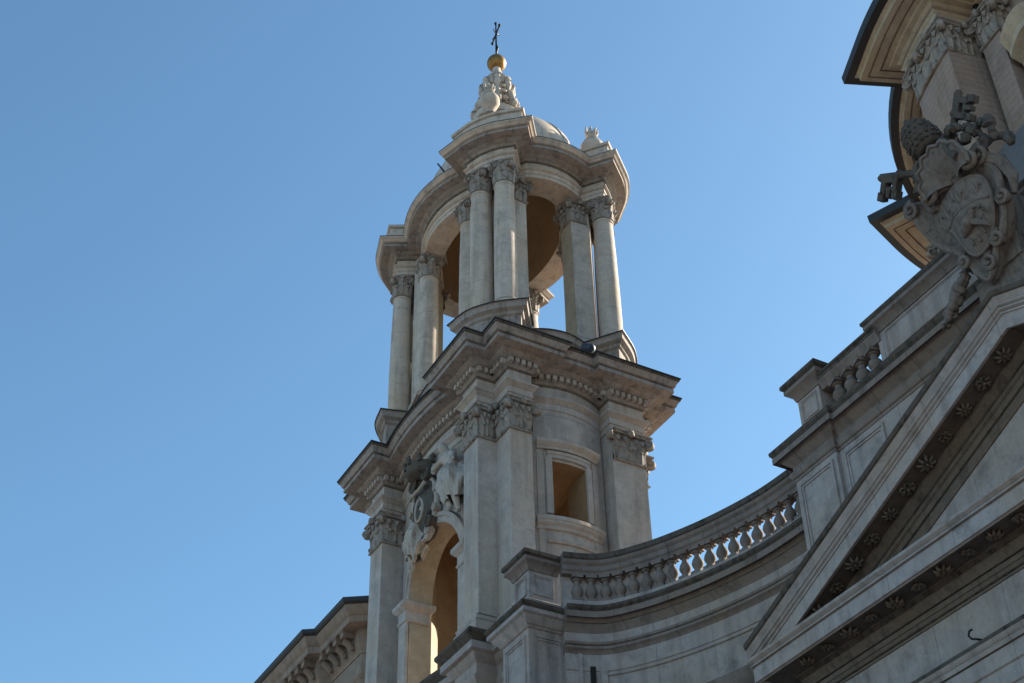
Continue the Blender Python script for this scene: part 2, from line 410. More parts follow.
# -- pedestal storey under the belfry shaft
BLK = [(3.05, -1.25), (3.05, -3.15), (4.0, -3.15), (4.0, -2.5), (4.9, -2.5), (4.9, -1.25)]   # stepped corner, front right quadrant
BLKF = BLK[:0] + [(3.05, -1.75)] + BLK[1:5] + [(4.9, -1.72)]
def core_path(dx=0.0, dy=0.0, nb=14):
    def arc(p0, pm, p1, n):
        out = []
        for i in range(n + 1):
            t = i / n; out.append(tuple(p0[j] * (1 - t) ** 2 + (2 * pm[j] - .5 * p0[j] - .5 * p1[j]) * 2 * t * (1 - t) + p1[j] * t * t for j in (0, 1)))
        return out
    fr = arc((-3.0, -2.35 - dy), (0, -2.75 - dy), (3.0, -2.35 - dy), nb)
    rt = arc((4.33 + dx, -1.65), (4.72 + dx, -0.22), (4.33 + dx, 1.2), nb)
    bk = [(-x, -y) for x, y in fr]; lf = [(-x, y) for x, y in rt][::-1]
    return fr + rt + bk + lf, fr, rt
CORE, CFR, CRT = core_path()
base_prof = [(0.5, 0.0), (0.5, 1.2), (0.3, 1.3), (0.3, 20.3), (0.38, 20.4), (0.4, 20.5), (0.3, 20.55), (0.3, 20.9), (0.42, 21.0), (0.5, 21.12), (0.62, 21.16), (0.62, 21.38, 1), (0.60, 21.4, 1), (0.72, 21.56, 1), (0.75, 21.6, 1), (0.75, 21.7, 1), (-0.6, 21.74)]
b = MB(); sweep(b, CORE, base_prof, True)
for sx in (1, -1):
    for sy in (1, -1): sweep(b, mirror4(BLKF if sy > 0 else BLK, sx, sy), [(q[0] - 0.12, q[1] - 0.02) + q[2:] for q in base_prof[:-1]] + [(-0.3, 21.735)], True)
b.build('pedestal_storey', [M['facade'], M['crust']], tower)

# -- shaft walls, one part a side, with arches in the front and back and windows at the sides
ZB, ZT = 21.7, 29.9
def arch_bottom(u, hw, spring):
    return spring + sqrt(max(0.0, hw * hw - u * u)) if abs(u) <= hw else None
def bay_wall(arc, inner_shift, hw, z0, spring, round_top, sill, name, axis, ctr=0.0):
    """curved wall with an opening; axis 0: opening measured along x, 1: along y"""
    m = MB(); L, f, _ = along(arc)
    us = sorted(set([arc[0][axis] + (arc[-1][axis] - arc[0][axis]) * i / 12 for i in range(13)] + [ctr + hw * cos(pi * k / 24) for k in range(25)]))
    us = [q for q in us if min(arc[0][axis], arc[-1][axis]) <= q <= max(arc[0][axis], arc[-1][axis])]
    def at(u_):
        for i in range(len(arc) - 1):
            a, c = arc[i], arc[i + 1]
            lo, hi = sorted((a[axis], c[axis]))
            if lo - 1e-9 <= u_ <= hi + 1e-9:
                t = (u_ - a[axis]) / ((c[axis] - a[axis]) or 1); return (a[0] + (c[0] - a[0]) * t, a[1] + (c[1] - a[1]) * t)
    sg = 1 if (arc[len(arc) // 2][1 - axis] < 0) else -1
    def inn(p): q = list(p); q[1 - axis] += sg * inner_shift; return tuple(q)
    def topz(u_): return (spring + sqrt(max(0, hw * hw - u_ * u_))) if round_top else spring
    for i in range(len(us) - 1):
        a, c = us[i], us[i + 1]; pa, pc = at(a), at(c); inside = abs((a + c) / 2 - ctr) < hw - 1e-6
        ia, ic = inn(pa), inn(pc)
        zs_a, zs_c = (topz(a), topz(c)) if inside else (z0, z0)
        m.add([(*pa, zs_a), (*pc, zs_c), (*pc, ZT), (*pa, ZT)], [(0, 1, 2, 3)], 0)
        m.add([(*ia, zs_a), (*ic, zs_c), (*ic, ZT), (*ia, ZT)], [(3, 2, 1, 0)], 1)
        if inside:
            m.add([(*pa, zs_a), (*pc, zs_c), (*ic, zs_c), (*ia, zs_a)], [(3, 2, 1, 0)], 2)
            if sill > z0:
                m.add([(*pa, z0), (*pc, z0), (*pc, sill), (*pa, sill)], [(0, 1, 2, 3)], 0)
                m.add([(*ia, z0), (*ic, z0), (*ic, sill), (*ia, sill)], [(3, 2, 1, 0)], 1)
                m.add([(*pa, sill), (*pc, sill), (*ic, sill), (*ia, sill)], [(0, 1, 2, 3)], 2)
    for e in (ctr - hw, ctr + hw):
        p = at(e); q = inn(p); zt = spring
        m.add([(*p, sill), (*q, sill), (*q, zt), (*p, zt)], [(0, 1, 2, 3)], 2)
    me = bpy.data.meshes.new(name); me.from_pydata(m.v, [], m.f)
    for mm in (M['tower'], M['ochre'], M['sand' if axis == 0 else 'ochre']): me.materials.append(mm)
    for p, mi in zip(me.polygons, m.m): p.material_index = mi
    o = bpy.data.objects.new(name, me); COL.objects.link(o); o.parent = tower
    return o
AHW, ASP = 1.88, 25.78
fw_ = bay_wall(CFR, 0.8, AHW, ZB, ASP, True, ZB, 'arched_wall', 0)
bay_wall([(-x, -y) for x, y in CFR], 0.8, 2.5, ZB, 26.6, True, ZB, 'arched_wall', 0)  # unseen back arch, opened wider and higher to let sun reach the front jamb
for e in (-1, 1):
    m = MB(); p = [(e * 1.885, -1.82), (e * 2.4, -1.3), (e * 2.55, -1.75)]; sweep(m, p if e < 0 else p[::-1], [(0, ZB), (0, 25.45)], True); m.build('added_sun_splay', M['sand'], fw_)  # splay added inside the arch to catch sun from the back opening
WHW = 0.60; WZ0, WZ1 = 26.05, 28.1; WC = -0.27
bay_wall(CRT, 1.1, WHW, ZB, WZ1, False, WZ0, 'window_wall', 1, WC)
m = MB(); sweep(m, [(-x, y) for x, y in CRT][::-1], [(0, ZB), (0, ZT)]); sweep(m, offset([(-x, y) for x, y in CRT][::-1][::-1], 1.1, False), [(0, ZB), (0, ZT)], mi=1); m.build('blind_wall', [M['tower'], M['ochre']], tower)
# inner room: floor, ceiling and inner corners in ochre plaster
rm = MB(); rm.box((-4.2, -2.3, 21.5), (4.2, 2.3, 21.76)); rm.box((-4.2, -2.3, 29.6), (4.2, 2.3, 29.85))
for sx in (1, -1):
    for sy in (1, -1):
        p = mirror4([(2.65, -1.5), (3.05, -2.3), (4.3, -1.19), (3.4, -0.9)], sx, sy); sweep(rm, p, [(0, 21.7), (0, 29.7)], True)
rm.build('inner_room', M['ochre'], tower)

# -- corner piers with their pilaster capitals
cap_z0, cap_z1 = 28.68, 29.85
for sx in (1, -1):
    for sy in (1, -1):
        p = mirror4(BLKF if sy > 0 else BLK, sx, sy)
        m = MB(); sweep(m, p, [(0.22, 21.72), (0.22, 22.2), (0.16, 22.3), (0.18, 22.4), (0.06, 22.5), (0, 22.55), (0, 29.855)], True)
        pier = m.build('corner_pier', M['tower'], tower)
        m = MB(); cp = p[1:5] if sx * sy > 0 else p[1:5]
        ext = [p[0]] + list(cp) + [p[5]]
        k0 = ext[1:5]
        full = [( (ext[0][0] + ext[1][0] * 2) / 3, (ext[0][1] + ext[1][1] * 2) / 3)] + list(k0) + [((ext[5][0] + 3 * ext[4][0]) / 4, (ext[5][1] + 3 * ext[4][1]) / 4)]
        full = [ext[0]] + list(k0) + [ext[5]]
        capital(m, full, cap_z0, cap_z1, False, path_corners(full))
        fill(m, offset(p, 0.05, True), cap_z1 - 0.01)
        m.build('capital', M['capital'], pier, 50)

# -- entablature: one ring for the curved bays and a stepped block on each corner pier
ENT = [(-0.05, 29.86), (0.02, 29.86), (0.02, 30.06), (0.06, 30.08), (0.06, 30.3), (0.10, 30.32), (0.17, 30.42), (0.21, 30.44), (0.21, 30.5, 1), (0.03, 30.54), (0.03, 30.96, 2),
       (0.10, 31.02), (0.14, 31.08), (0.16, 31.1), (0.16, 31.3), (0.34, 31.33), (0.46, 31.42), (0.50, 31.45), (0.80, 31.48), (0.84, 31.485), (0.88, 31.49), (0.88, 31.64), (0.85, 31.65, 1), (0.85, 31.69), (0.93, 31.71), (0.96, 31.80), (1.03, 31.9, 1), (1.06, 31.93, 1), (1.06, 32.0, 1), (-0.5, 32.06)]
ENT = [(q[0] * 0.94 if q[0] > 0.3 else q[0], q[1], q[2] if len(q) > 2 else (3 if q[1] > 31.0 else 0)) for q in ENT]
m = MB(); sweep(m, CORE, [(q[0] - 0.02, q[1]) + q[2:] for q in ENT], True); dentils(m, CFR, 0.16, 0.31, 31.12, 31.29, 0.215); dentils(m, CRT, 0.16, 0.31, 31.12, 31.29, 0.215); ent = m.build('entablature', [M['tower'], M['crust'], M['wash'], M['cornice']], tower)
for sx in (1, -1):
    for sy in (1, -1):
        p = mirror4(BLKF if sy > 0 else BLK, sx, sy); m = MB(); sweep(m, p, ENT, True); dentils(m, p, 0.16, 0.31, 31.12, 31.29, 0.215, True); q = m.build('corner_entablature', [M['tower'], M['crust'], M['wash'], M['cornice']], tower)
        m = MB(); flashing(m, p, 1.0, 32.005, 0.05, True); m.build('lead_flashing', M['lead'], q)
m = MB(); flashing(m, CORE, 1.0, 32.0, 0.05, True); m.build('lead_flashing', M['lead'], ent)

# -- window surround in the right-hand bay (and its twin opposite)
def bay_strip(arc, u0, u1, prof, mb, axis=1, mi=0):
    sub = [p for p in catmull(arc, 4) if u0 + WC <= p[axis] <= u1 + WC]; sweep(mb, sub, prof, False, mi)
for sgn in (1, -1):
    arc = CRT if sgn == 1 else [(-x, y) for x, y in CRT][::-1]
    m = MB()
    bay_strip(arc, -1.08, 1.08, [(0, 28.5), (0.1, 28.5), (0.12, 28.58), (0.16, 28.62), (0.24, 28.7), (0.26, 28.8), (0, 28.84)], m)
    bay_strip(arc, -0.80, 0.80, [(0, 28.2), (0.07, 28.2), (0.07, 28.32), (0.1, 28.34), (0.1, 28.44), (0, 28.46)], m)
    bay_strip(arc, -0.82, -0.6, [(0, 26.15), (0.068, 26.15), (0.068, 28.2), (0, 28.2)], m); bay_strip(arc, 0.6, 0.82, [(0, 26.15), (0.068, 26.15), (0.068, 28.2), (0, 28.2)], m)
    bay_strip(arc, -1.12, -0.86, [(0, 24.4), (0.05, 24.4), (0.05, 28.5), (0, 28.5)], m); bay_strip(arc, 0.86, 1.12, [(0, 24.4), (0.05, 24.4), (0.05, 28.5), (0, 28.5)], m)
    fr = m.build('window_frame', M['tower'], tower)
    m = MB()
    bay_strip(arc, -1.15, 1.15, [(0, 25.55), (0.08, 25.58), (0.1, 25.68), (0.18, 25.75), (0.18, 25.82), (0.22, 25.86), (0.22, 25.98), (0, 26.02)], m)
    bay_strip(arc, -0.85, 0.85, [(0, 25.12), (0.06, 25.12), (0.09, 25.2), (0, 25.24)], m)
    m.build('window_sill', M['tower'], tower)

# -- arch surround: imposts, pilaster strips and archivolt
def arch_trim(sy):
    m = MB(); arc = CFR
    def yat(x):
        for i in range(len(arc) - 1):
            if arc[i][0] <= x <= arc[i + 1][0]:
                t = (x - arc[i][0]) / (arc[i + 1][0] - arc[i][0]); return arc[i][1] + (arc[i + 1][1] - arc[i][1]) * t
        return -2.35
    rows = []
    for k in range(33):
        a = pi - pi * k / 32; rows.append([])
        for rr, dd in ((AHW + 0.002, 0.0), (AHW + 0.002, 0.07), (AHW + 0.2, 0.07), (AHW + 0.22, 0.12), (AHW + 0.36, 0.12), (AHW + 0.4, 0.0)):
            x = rr * cos(a); rows[-1].append((x, sy * -1 * (-(yat(x)) + dd) if sy > 0 else (-(yat(x)) + dd), ASP + rr * sin(a)))
    m.quadgrid(rows)
    s_ = 1 if sy > 0 else -1
    for e in (-1, 1):
        x0, x1 = sorted((e * (AHW - 0.035), e * (AHW + 0.5)))
        yy = yat(e * 1.6)
        m.box((x0, min(s_ * (yy - 0.10), s_ * yy), ZB), (x1, max(s_ * (yy - 0.10), s_ * yy), 25.25))
        ya, yb = yy - 0.34, yy + 0.86
        path = [(x0 - 0.0, ya + .22), (x1 + 0.0, ya + .22), (x1, yb - .1), (x0, yb - .1)]
        prof = [(0, 25.2), (0.03, 25.22), (0.03, 25.3), (0.0, 25.32), (0.0, 25.6), (0.08, 25.66), (0.14, 25.74), (0.16, 25.76), (0.16, 25.9), (0.1, 25.94)]
        p2 = path if s_ > 0 else [(x, -y) for x, y in path][::-1]
        sweep(m, p2, prof, True); fill(m, offset(p2, 0.1, True), 25.94); fill(m, p2, 25.2, flip=True)
    return m.build('arch_surround', M['tower'], tower)
arch_trim(1)

# ---------------------------------------------------------------- belfry
BW = M['belfry']
FBLK = catmull([(3.0, -2.98), (3.6, -2.78), (4.17, -2.40), (4.6, -1.92)], 5)      # outer face of a corner block at frieze level
def bq(extra_in=True):
    return [(2.35, -1.9)] + FBLK + [(3.75, -1.2)]
PB = [(2.5, -2.0), (2.75, -3.3)] + catmull([(2.85, -3.36), (3.55, -3.2), (4.25, -2.75), (4.8, -2.1)], 5) + [(4.75, -2.0), (3.9, -1.3)]
PB = [(2.5, -2.0)] + catmull([(2.85, -3.30), (3.6, -3.12), (4.3, -2.6), (4.85, -1.9)], 5) + [(4.0, -1.3)]
m = MB()
bprof = [(0.0, 32.0), (0.0, 32.35), (-0.05, 32.4), (-0.05, 33.55), (0.02, 33.6), (0.05, 33.7), (0.18, 33.78), (0.2, 33.95), (0.24, 34.0), (-0.4, 34.03)]
sweep(m, ellipse(4.25, 2.65), [(q[0], q[1] - 0.3 if q[1] > 33 else q[1]) + q[2:] for q in bprof], True)
base = m.build('belfry_base', M['cornice'], tower)
for sx in (1, -1):
    for sy in (1, -1):
        p = mirror4(PB, sx, sy); m = MB(); sweep(m, p, bprof[:-1], True); fill(m, offset(p, 0.24, True), 34.0); q = m.build('belfry_pedestal', M['cornice'], tower)
        m = MB(); flashing(m, p, 0.24, 34.0, 0.05, True); m.build('lead_flashing', M['lead'], q)
m = MB(); flashing(m, ellipse(4.25, 2.65), 0.24, 33.7, 0.05, True)
m.build('lead_flashing', M['lead'], base)
m = MB(); m.lathe([(1, 33.0), (1, 33.74)], sx=4.2, sy=2.6, n=64); m.build('belfry_floor', M['sand'], tower)

# piers behind the columns, each with pilasters at its two bay ends
PIER = [(1.85, -1.7), (1.85, -2.4), (2.6, -2.42), (3.3, -2.1), (3.78, -1.72), (3.72, -0.95), (3.0, -0.95), (2.75, -1.45), (2.2, -1.7)]
for sx in (1, -1):
    for sy in (1, -1):
        p = mirror4(PIER, sx, sy); m = MB()
        rows = [[(x, y, z) for x, y in offset(p, d, True)] for d, z in ((0.1, 33.9), (0.1, 34.4), (0.04, 34.5), (0, 34.6), (0, 41.05))]
        n = len(p)
        for i in range(len(rows) - 1):
            for j in range(n):
                k = (j + 1) % n; cx, cy = (p[j][0] + p[k][0]) / 2, (p[j][1] + p[k][1]) / 2
                nx, ny = p[k][1] - p[j][1], -(p[k][0] - p[j][0]); inward = (nx * cx + ny * cy) < 0
                m.add([rows[i][j], rows[i][k], rows[i + 1][k], rows[i + 1][j]], [(0, 1, 2, 3)], 1 if inward else 0)
        pr = m.build('belfry_pier', [BW, M['sand']], tower)
        m = MB()
        for q in ([(3.76, -1.6), (3.72, -0.95), (3.0, -0.95)],):
            q2 = [(x * sx, y * sy) for x, y in q]; q2 = q2 if sx * sy > 0 else q2[::-1]
            capital(m, q2, 40.0, 41.0, False, path_corners(q2))
        m.build('capital', M['capital'], pr, 50)

# columns: shared meshes, one object each
def column_meshes():
    c = MB(); c.lathe([(0.4, 34.4), (0.41, 35.2), (0.405, 36.4), (0.385, 38.3), (0.35, 39.85), (0.38, 39.88), (0.38, 39.95), (0.34, 39.98)], n=28); 
    k = MB(); k.box((-0.52, -0.52, 34.0), (0.52, 0.52, 34.16)); k.lathe([(0.46, 34.155), (0.53, 34.2), (0.53, 34.27), (0.46, 34.3), (0.43, 34.33), (0.48, 34.36), (0.47, 34.41), (0.40, 34.44)], n=28)
    q = MB(); round_capital(q, (0, 0), 0.34, 39.97, 41.0, 0.0)
    return c, k, q
c, k, q = column_meshes()
proto = None
for (x, y, a) in ((3.3, -2.6, -1.1), (4.15, -2.1, -0.75), (1.72, -2.22, -1.4)):
    for sx in (1, -1):
        for sy in (1, -1):
            aa = atan2(sin(a) * sy, cos(a) * sx)
            if proto is None:
                o = c.build('column', BW, tower); o1 = k.build('column_base', BW, o); o2 = q.build('capital', M['capital'], o, 50); proto = (o, o1, o2)
            else:
                o = proto[0].copy(); COL.objects.link(o); o.parent = tower
                for z_ in proto[1:]: d_ = z_.copy(); COL.objects.link(d_); d_.parent = o
            o.location = (x * sx, y * sy, 0); o.rotation_euler = (0, 0, aa)

# entablature: oval ring and four projecting blocks
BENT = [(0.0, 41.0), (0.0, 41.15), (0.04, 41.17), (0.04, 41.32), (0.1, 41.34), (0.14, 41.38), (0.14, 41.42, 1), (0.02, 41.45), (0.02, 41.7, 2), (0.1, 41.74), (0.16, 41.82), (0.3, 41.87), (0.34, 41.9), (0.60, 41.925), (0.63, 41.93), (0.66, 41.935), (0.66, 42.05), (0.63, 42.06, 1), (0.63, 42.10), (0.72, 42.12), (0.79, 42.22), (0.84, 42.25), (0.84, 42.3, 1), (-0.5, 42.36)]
def lobed(n=96):
    def arc(p0, pm, p1, k=10): return [tuple(p0[j] * (1 - t) ** 2 + (2 * pm[j] - .5 * p0[j] - .5 * p1[j]) * 2 * t * (1 - t) + p1[j] * t * t for j in (0, 1)) for t in [i / k for i in range(k + 1)]]
    fr = arc((-2.12, -2.22), (0, -2.84), (2.12, -2.22), 16); rt = arc((4.1, -1.13), (4.36, 0), (4.1, 1.13))
    return fr + rt + [(-x, -y) for x, y in fr] + [(-x, -y) for x, y in rt]
BE = lobed()
BENT = [(q[0], q[1], q[2] if len(q) > 2 else (3 if 41.73 < q[1] < 41.94 else 0)) for q in BENT]
m = MB(); sweep(m, BE, BENT, True)
inner = ellipse(3.45, 1.95)
def nearest_in(x, y): a = atan2(y / 1.95, x / 3.45); return (3.45 * cos(a), 1.95 * sin(a), 41.0)
m.quadgrid([[nearest_in(x, y) for x, y in BE], [(x, y, 41.0) for x, y in BE]], True, 0)
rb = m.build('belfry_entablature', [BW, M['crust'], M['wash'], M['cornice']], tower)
m = MB(); 
FB2 = [(2.5, -2.05)] + FBLK + [(3.75, -1.25)]
for sx in (1, -1):
    for sy in (1, -1):
        p = mirror4(FB2, sx, sy); m = MB(); sweep(m, p, [(q[0], q[1] + (0.006 if q[0] > 0 else 0)) + q[2:] for q in BENT[:-1]], True); fill(m, p, 41.0, flip=True); fill(m, offset(p, .84, True), 42.306)
        q = m.build('corner_entablature', [BW, M['crust'], M['wash'], M['cornice']], tower); m = MB(); flashing(m, p, 0.82, 42.31, 0.03, True); m.build('lead_flashing', M['lead'], q)
m = MB(); flashing(m, BE, 0.82, 42.3, 0.03, True)
m.build('lead_flashing', M['lead'], rb)
# vault inside the belfry
m = MB(); rows = [[(x * s_, y * s_, z) for x, y in ellipse(3.45, 1.95, 48)] for s_, z in ((1.0, 40.99), (1.0, 41.5), (0.97, 42.0), (0.86, 42.7), (0.68, 43.2), (0.4, 43.55), (0.12, 43.65))]
m.quadgrid(rows, True); m.add(rows[-1], [tuple(range(48))]); m.build('vault', M['ochre'], tower)

# attic plinths over the blocks and the roof
for sx in (1, -1):
    for sy in (1, -1):
        p = mirror4(FB2, sx, sy); m = MB()
        sweep(m, p, [(0.55, 42.3), (0.55, 42.72), (0.42, 42.78), (0.4, 43.1), (0.48, 43.14), (0.5, 43.25)], True); fill(m, offset(p, .5, True), 43.25)
        m.build('attic_plinth', BW, tower)
RP = [(1.0, 42.4), (1.0, 43.1), (1.03, 43.15), (1.03, 43.3), (0.97, 43.36), (0.96, 43.7), (0.94, 44.3), (0.86, 45.05), (0.74, 45.75), (0.60, 46.35), (0.46, 46.85), (0.34, 47.3), (0.25, 47.8), (0.21, 48.3), (0.20, 48.6)]
m = MB(); rows = [[(x * s_, y * s_, z) for x, y in ellipse(4.2, 2.78, 64)] for s_, z in RP[:5] + catmull(RP[5:], 3)]; m.quadgrid(rows, True); roof = m.build('roof', M['belfry'], tower)
for k in range(8):
    a = (k + 0.5) * pi / 4 - 0.0; m = MB(); pts = []
    for s_, z in catmull(RP[4:], 2): pts.append((4.22 * s_ * cos(a), 2.8 * s_ * sin(a), z + 0.14))
    rows = []
    tx, ty = -sin(a), cos(a)
    for i, (x, y, z) in enumerate(pts):
        wd = 0.22 * (1 - 0.6 * i / len(pts)); rows.append([(x - tx * wd, y - ty * wd, z - 0.25), (x - tx * wd, y - ty * wd, z + .05), (x + tx * wd, y + ty * wd, z + .05), (x + tx * wd, y + ty * wd, z - .25)])
    m.quadgrid(rows, True); m.build('roof_rib', BW, roof)

# finial with scrolls and carved swags, ball and cross
m = MB(); m.lathe([(1.15, 48.2), (1.2, 48.5), (1.05, 48.62), (0.9, 48.7), (0.8, 49.0), (0.74, 49.6), (0.62, 50.2), (0.46, 50.7), (0.36, 51.0), (0.44, 51.1), (0.44, 51.2), (0.28, 51.3), (0.2, 51.8)], n=24)
for k in range(8):
    a = k * pi / 4 + 0.3; pts = []
    for i in range(14):
        t = i / 13; rr = 1.1 - 0.28 * t - 0.42 * t ** 3 + 0.09 * sin(t * 9); pts.append((rr * cos(a), rr * sin(a), 48.6 + 2.25 * t))
    m.tube(pts, [0.13 + 0.06 * sin(t_ * 1.5) for t_ in range(14)], 7)
    scroll(m, (1.1 * cos(a), 1.1 * sin(a)), (cos(a), sin(a)), 0.27, 48.85, 0.12)
    scroll(m, (0.72 * cos(a), 0.72 * sin(a)), (cos(a), sin(a)), 0.22, 50.55, 0.1)
    a2 = a + pi / 8
    for j in range(9):
        rr = (0.98, 1.0, .98, .92, .86, .8, .72, .6, .5)[j]
        leaf(m, (rr * .8 * cos(a2), rr * .8 * sin(a2)), (cos(a2), sin(a2)), 48.7 + .25 * j, .42, .42, curl=1.1) if j % 2 == 0 else m.ball((rr * cos(a2 + random.uniform(-.15, .15)), rr * sin(a2), 48.8 + 0.24 * j), random.uniform(0.1, 0.19), 9, 0.22)
fin = m.build('finial', M['belfry'], tower, 60); fin.scale = (0.86, 0.86, 1)
m = MB(); m.ball((0, 0, 52.15), 0.42, 28); m.build('gilded_ball', M['gold'], tower)
m = MB(); m.tube([(0, 0, 52.7), (0, 0, 54.8)], [0.05, 0.035], 6)
m.tube([(-0.5, 0.1, 54.1), (0, 0, 54.1), (0.5, -0.1, 54.1)], 0.04, 6)
for p in ((0, 0, 54.85), (-0.53, 0.11, 54.1), (0.53, -0.11, 54.1)): m.ball(p, 0.075, 8)
for k in range(4): a = k * pi / 2 + .4; m.tube([(0, 0, 54.1), (0.2 * cos(a), 0.2 * sin(a), 54.1 + 0.2 * (1 if k % 2 else -1))], 0.02, 5)
m.tube([(0.03, 0, 52.8), (0.1, 0.03, 53.1), (0.02, 0, 53.4)], 0.03, 5)
m.build('cross', M['iron'], tower)

# urns standing on the attic plinths
def urn(x, y, label, k=0.85):
    o = empty('urn', (TX + x, TY + y, 43.25)); tag(o, label, 'urn', 'stone urns on the belfry cornice')
    m = MB(); o.scale = (k, k, k); m.lathe([(0.34, 0), (0.34, 0.12), (0.2, 0.2), (0.15, 0.32), (0.22, 0.42), (0.44, 0.66), (0.56, 0.98), (0.55, 1.25), (0.42, 1.5), (0.24, 1.64), (0.19, 1.74), (0.26, 1.82), (0.26, 1.88), (0.14, 1.92)], n=24); m.build('body', BW, o)
    m = MB()
    for k in range(7):
        a = k * 2 * pi / 7; m.tube([(0.14 * cos(a), 0.14 * sin(a), 1.86), (0.25 * cos(a), 0.25 * sin(a), 2.1), (0.3 * cos(a + .3), 0.3 * sin(a + .3), 2.32 + 0.1 * (k % 2))], [0.09, 0.09, 0.03], 6)
    m.ball((0, 0, 2.0), (0.2, 0.2, 0.25), 10, 0.15); m.build('flame', M['figures'], o, 60)
urn(3.9, 2.05, 'pale stone urn with a carved flame, alone against the sky on the right belfry corner')
urn(4.35, -2.75, 'round stone urn in front of the spire foot above the nearest belfry corner', 0.68)

# ---------------------------------------------------------------- carved group over the tower arch
arms = empty('relief_group', (TX - 0.3, TY - 2.68, 27.6))
tag(arms, 'dark crowned cartouche between two pale reclining stone figures over the tower arch', 'sculpture')
m = MB(); out = []
for k in range(40):
    a = 2 * pi * k / 40; rx = 0.85 * (1 + 0.10 * cos(3 * a + .5)); rz = 1.25 * (1 + 0.07 * sin(5 * a)); out.append((rx * cos(a), rz * sin(a) + 0.95))
rows = [[(x * s_, -0.1 - dd, (z - .95) * s_ + .95) for x, z in out] for s_, dd in ((1.0, -0.15), (1.04, 0.08), (0.95, 0.2), (0.84, 0.12), (0.6, 0.24), (0.3, 0.31), (0.05, 0.33))]
m.quadgrid(rows, True)

for sx in (-1, 1):
    scroll(m, (sx * 0.5, -0.3), (sx, 0), 0.28, 2.05, 0.14); scroll(m, (sx * 0.62, -0.25), (sx, 0), 0.24, 0.15, 0.12)
    for j in range(6): m.ball((sx * (0.3 + .06 * j), -0.3, 1.6 - 0.28 * j), random.uniform(.07, .1), 8, .1)
sh_ = m.build('shield', M['dark_relief'], arms, 60)
m = MB(); m.tube([(x * 1.02, -0.2, (z - .95) * 1.02 + .95) for x, z in out], [0.1 + .03 * sin(i * 1.2) for i in range(40)], 7, closed=True)
for sx in (-1, 1):
    for zz, rr in ((1.95, .2), (1.2, .13), (.5, .15), (-.1, .17)): scroll(m, (sx * (.95 if zz > 0 else .45), -.22), (sx, 0), rr, zz, .1)
m.tube([(-.5, -.45, 1.7), (-.2, -.55, 1.45), (0, -.55, 1.5), (.2, -.55, 1.45), (.5, -.45, 1.7)], .07, 6)
m.tube([(.28 * cos(k * pi / 8), -.4, .85 + .42 * sin(k * pi / 8)) for k in range(16)], .06, 6, closed=True)
m.build('scroll_frame', M['figures'], sh_, 60)
m = MB(); m.lathe([(0.55, 2.15), (0.62, 2.25), (0.58, 2.4), (0.62, 2.5), (0.6, 2.55)], (0, -0.25, 0), 20)
for k in range(9):
    a = 2 * pi * k / 9; m.tube([(0.6 * cos(a), -0.25 + 0.6 * sin(a), 2.5), (0.66 * cos(a), -0.25 + 0.66 * sin(a), 2.68), (0.62 * cos(a), -0.25 + .62 * sin(a), 2.8)], [0.09, 0.1, 0.03], 6)
m.build('crown', M['dark_relief'], arms, 60)
def recliner(sx):
    J = {'pelvis': ((sx * 1.55, -0.42, 0.35), 0.26), 'belly': ((sx * 1.45, -0.45, 0.75), 0.22), 'chest': ((sx * 1.28, -0.48, 1.18), 0.27), 'neck': ((sx * 1.12, -0.5, 1.52), 0.12), 'head': ((sx * 1.0, -0.6, 1.74), 0.2), 'crown': ((sx * 0.95, -0.63, 1.96), 0.17),
         'sh_a': ((sx * 0.98, -0.62, 1.34), 0.13), 'el_a': ((sx * 0.72, -0.78, 1.05), 0.09), 'ha_a': ((sx * 0.5, -0.72, 1.25), 0.065),
         'sh_b': ((sx * 1.52, -0.5, 1.36), 0.13), 'el_b': ((sx * 1.78, -0.6, 1.0), 0.09), 'ha_b': ((sx * 1.95, -0.72, 0.75), 0.065),
         'kn_a': ((sx * 1.45, -0.85, -0.25), 0.17), 'an_a': ((sx * 1.62, -0.6, -0.9), 0.09), 'to_a': ((sx * 1.72, -0.78, -1.05), 0.06),
         'hp_b': ((sx * 1.75, -0.45, 0.15), 0.22), 'kn_b': ((sx * 2.02, -0.72, -0.45), 0.16), 'an_b': ((sx * 1.98, -0.5, -1.15), 0.085), 'to_b': ((sx * 2.1, -0.68, -1.3), 0.06)}
    E_ = [('pelvis', 'belly'), ('belly', 'chest'), ('chest', 'neck'), ('neck', 'head'), ('head', 'crown'), ('chest', 'sh_a'), ('sh_a', 'el_a'), ('el_a', 'ha_a'), ('chest', 'sh_b'), ('sh_b', 'el_b'), ('el_b', 'ha_b'), ('pelvis', 'kn_a'), ('kn_a', 'an_a'), ('an_a', 'to_a'), ('pelvis', 'hp_b'), ('hp_b', 'kn_b'), ('kn_b', 'an_b'), ('an_b', 'to_b')]
    me = skin_mesh(J, E_, 2); me.materials.clear(); me.materials.append(M['figures'])
    o = bpy.data.objects.new('carved_figure', me); COL.objects.link(o); o.parent = arms; o.location = (0.72 if sx > 0 else 0.7, 0.2, 0.5 if sx > 0 else -0.05); o.scale = (1.0, 1.0, 1.0) if sx > 0 else (0.72, 0.8, 0.78)
    d = MB(); rows = []
    for i in range(15):
        t = i / 14; row = []
        for j in range(28):
            a = 2 * pi * j / 28; rr = (0.40 + 0.26 * sin(pi * t)) * (1 + 0.17 * sin(7 * a + 5 * t) + 0.09 * sin(13 * a + 3 * t))
            row.append((sx * (1.5 + 0.35 * t) + rr * cos(a), -0.45 - 0.1 * t + 0.75 * rr * sin(a), 0.75 - 1.45 * t + 0.07 * sin(3 * a)))
        rows.append(row)
    d.quadgrid(rows, True); d.build('drapery', M['figures'], o, 60)
recliner(1); recliner(-1)

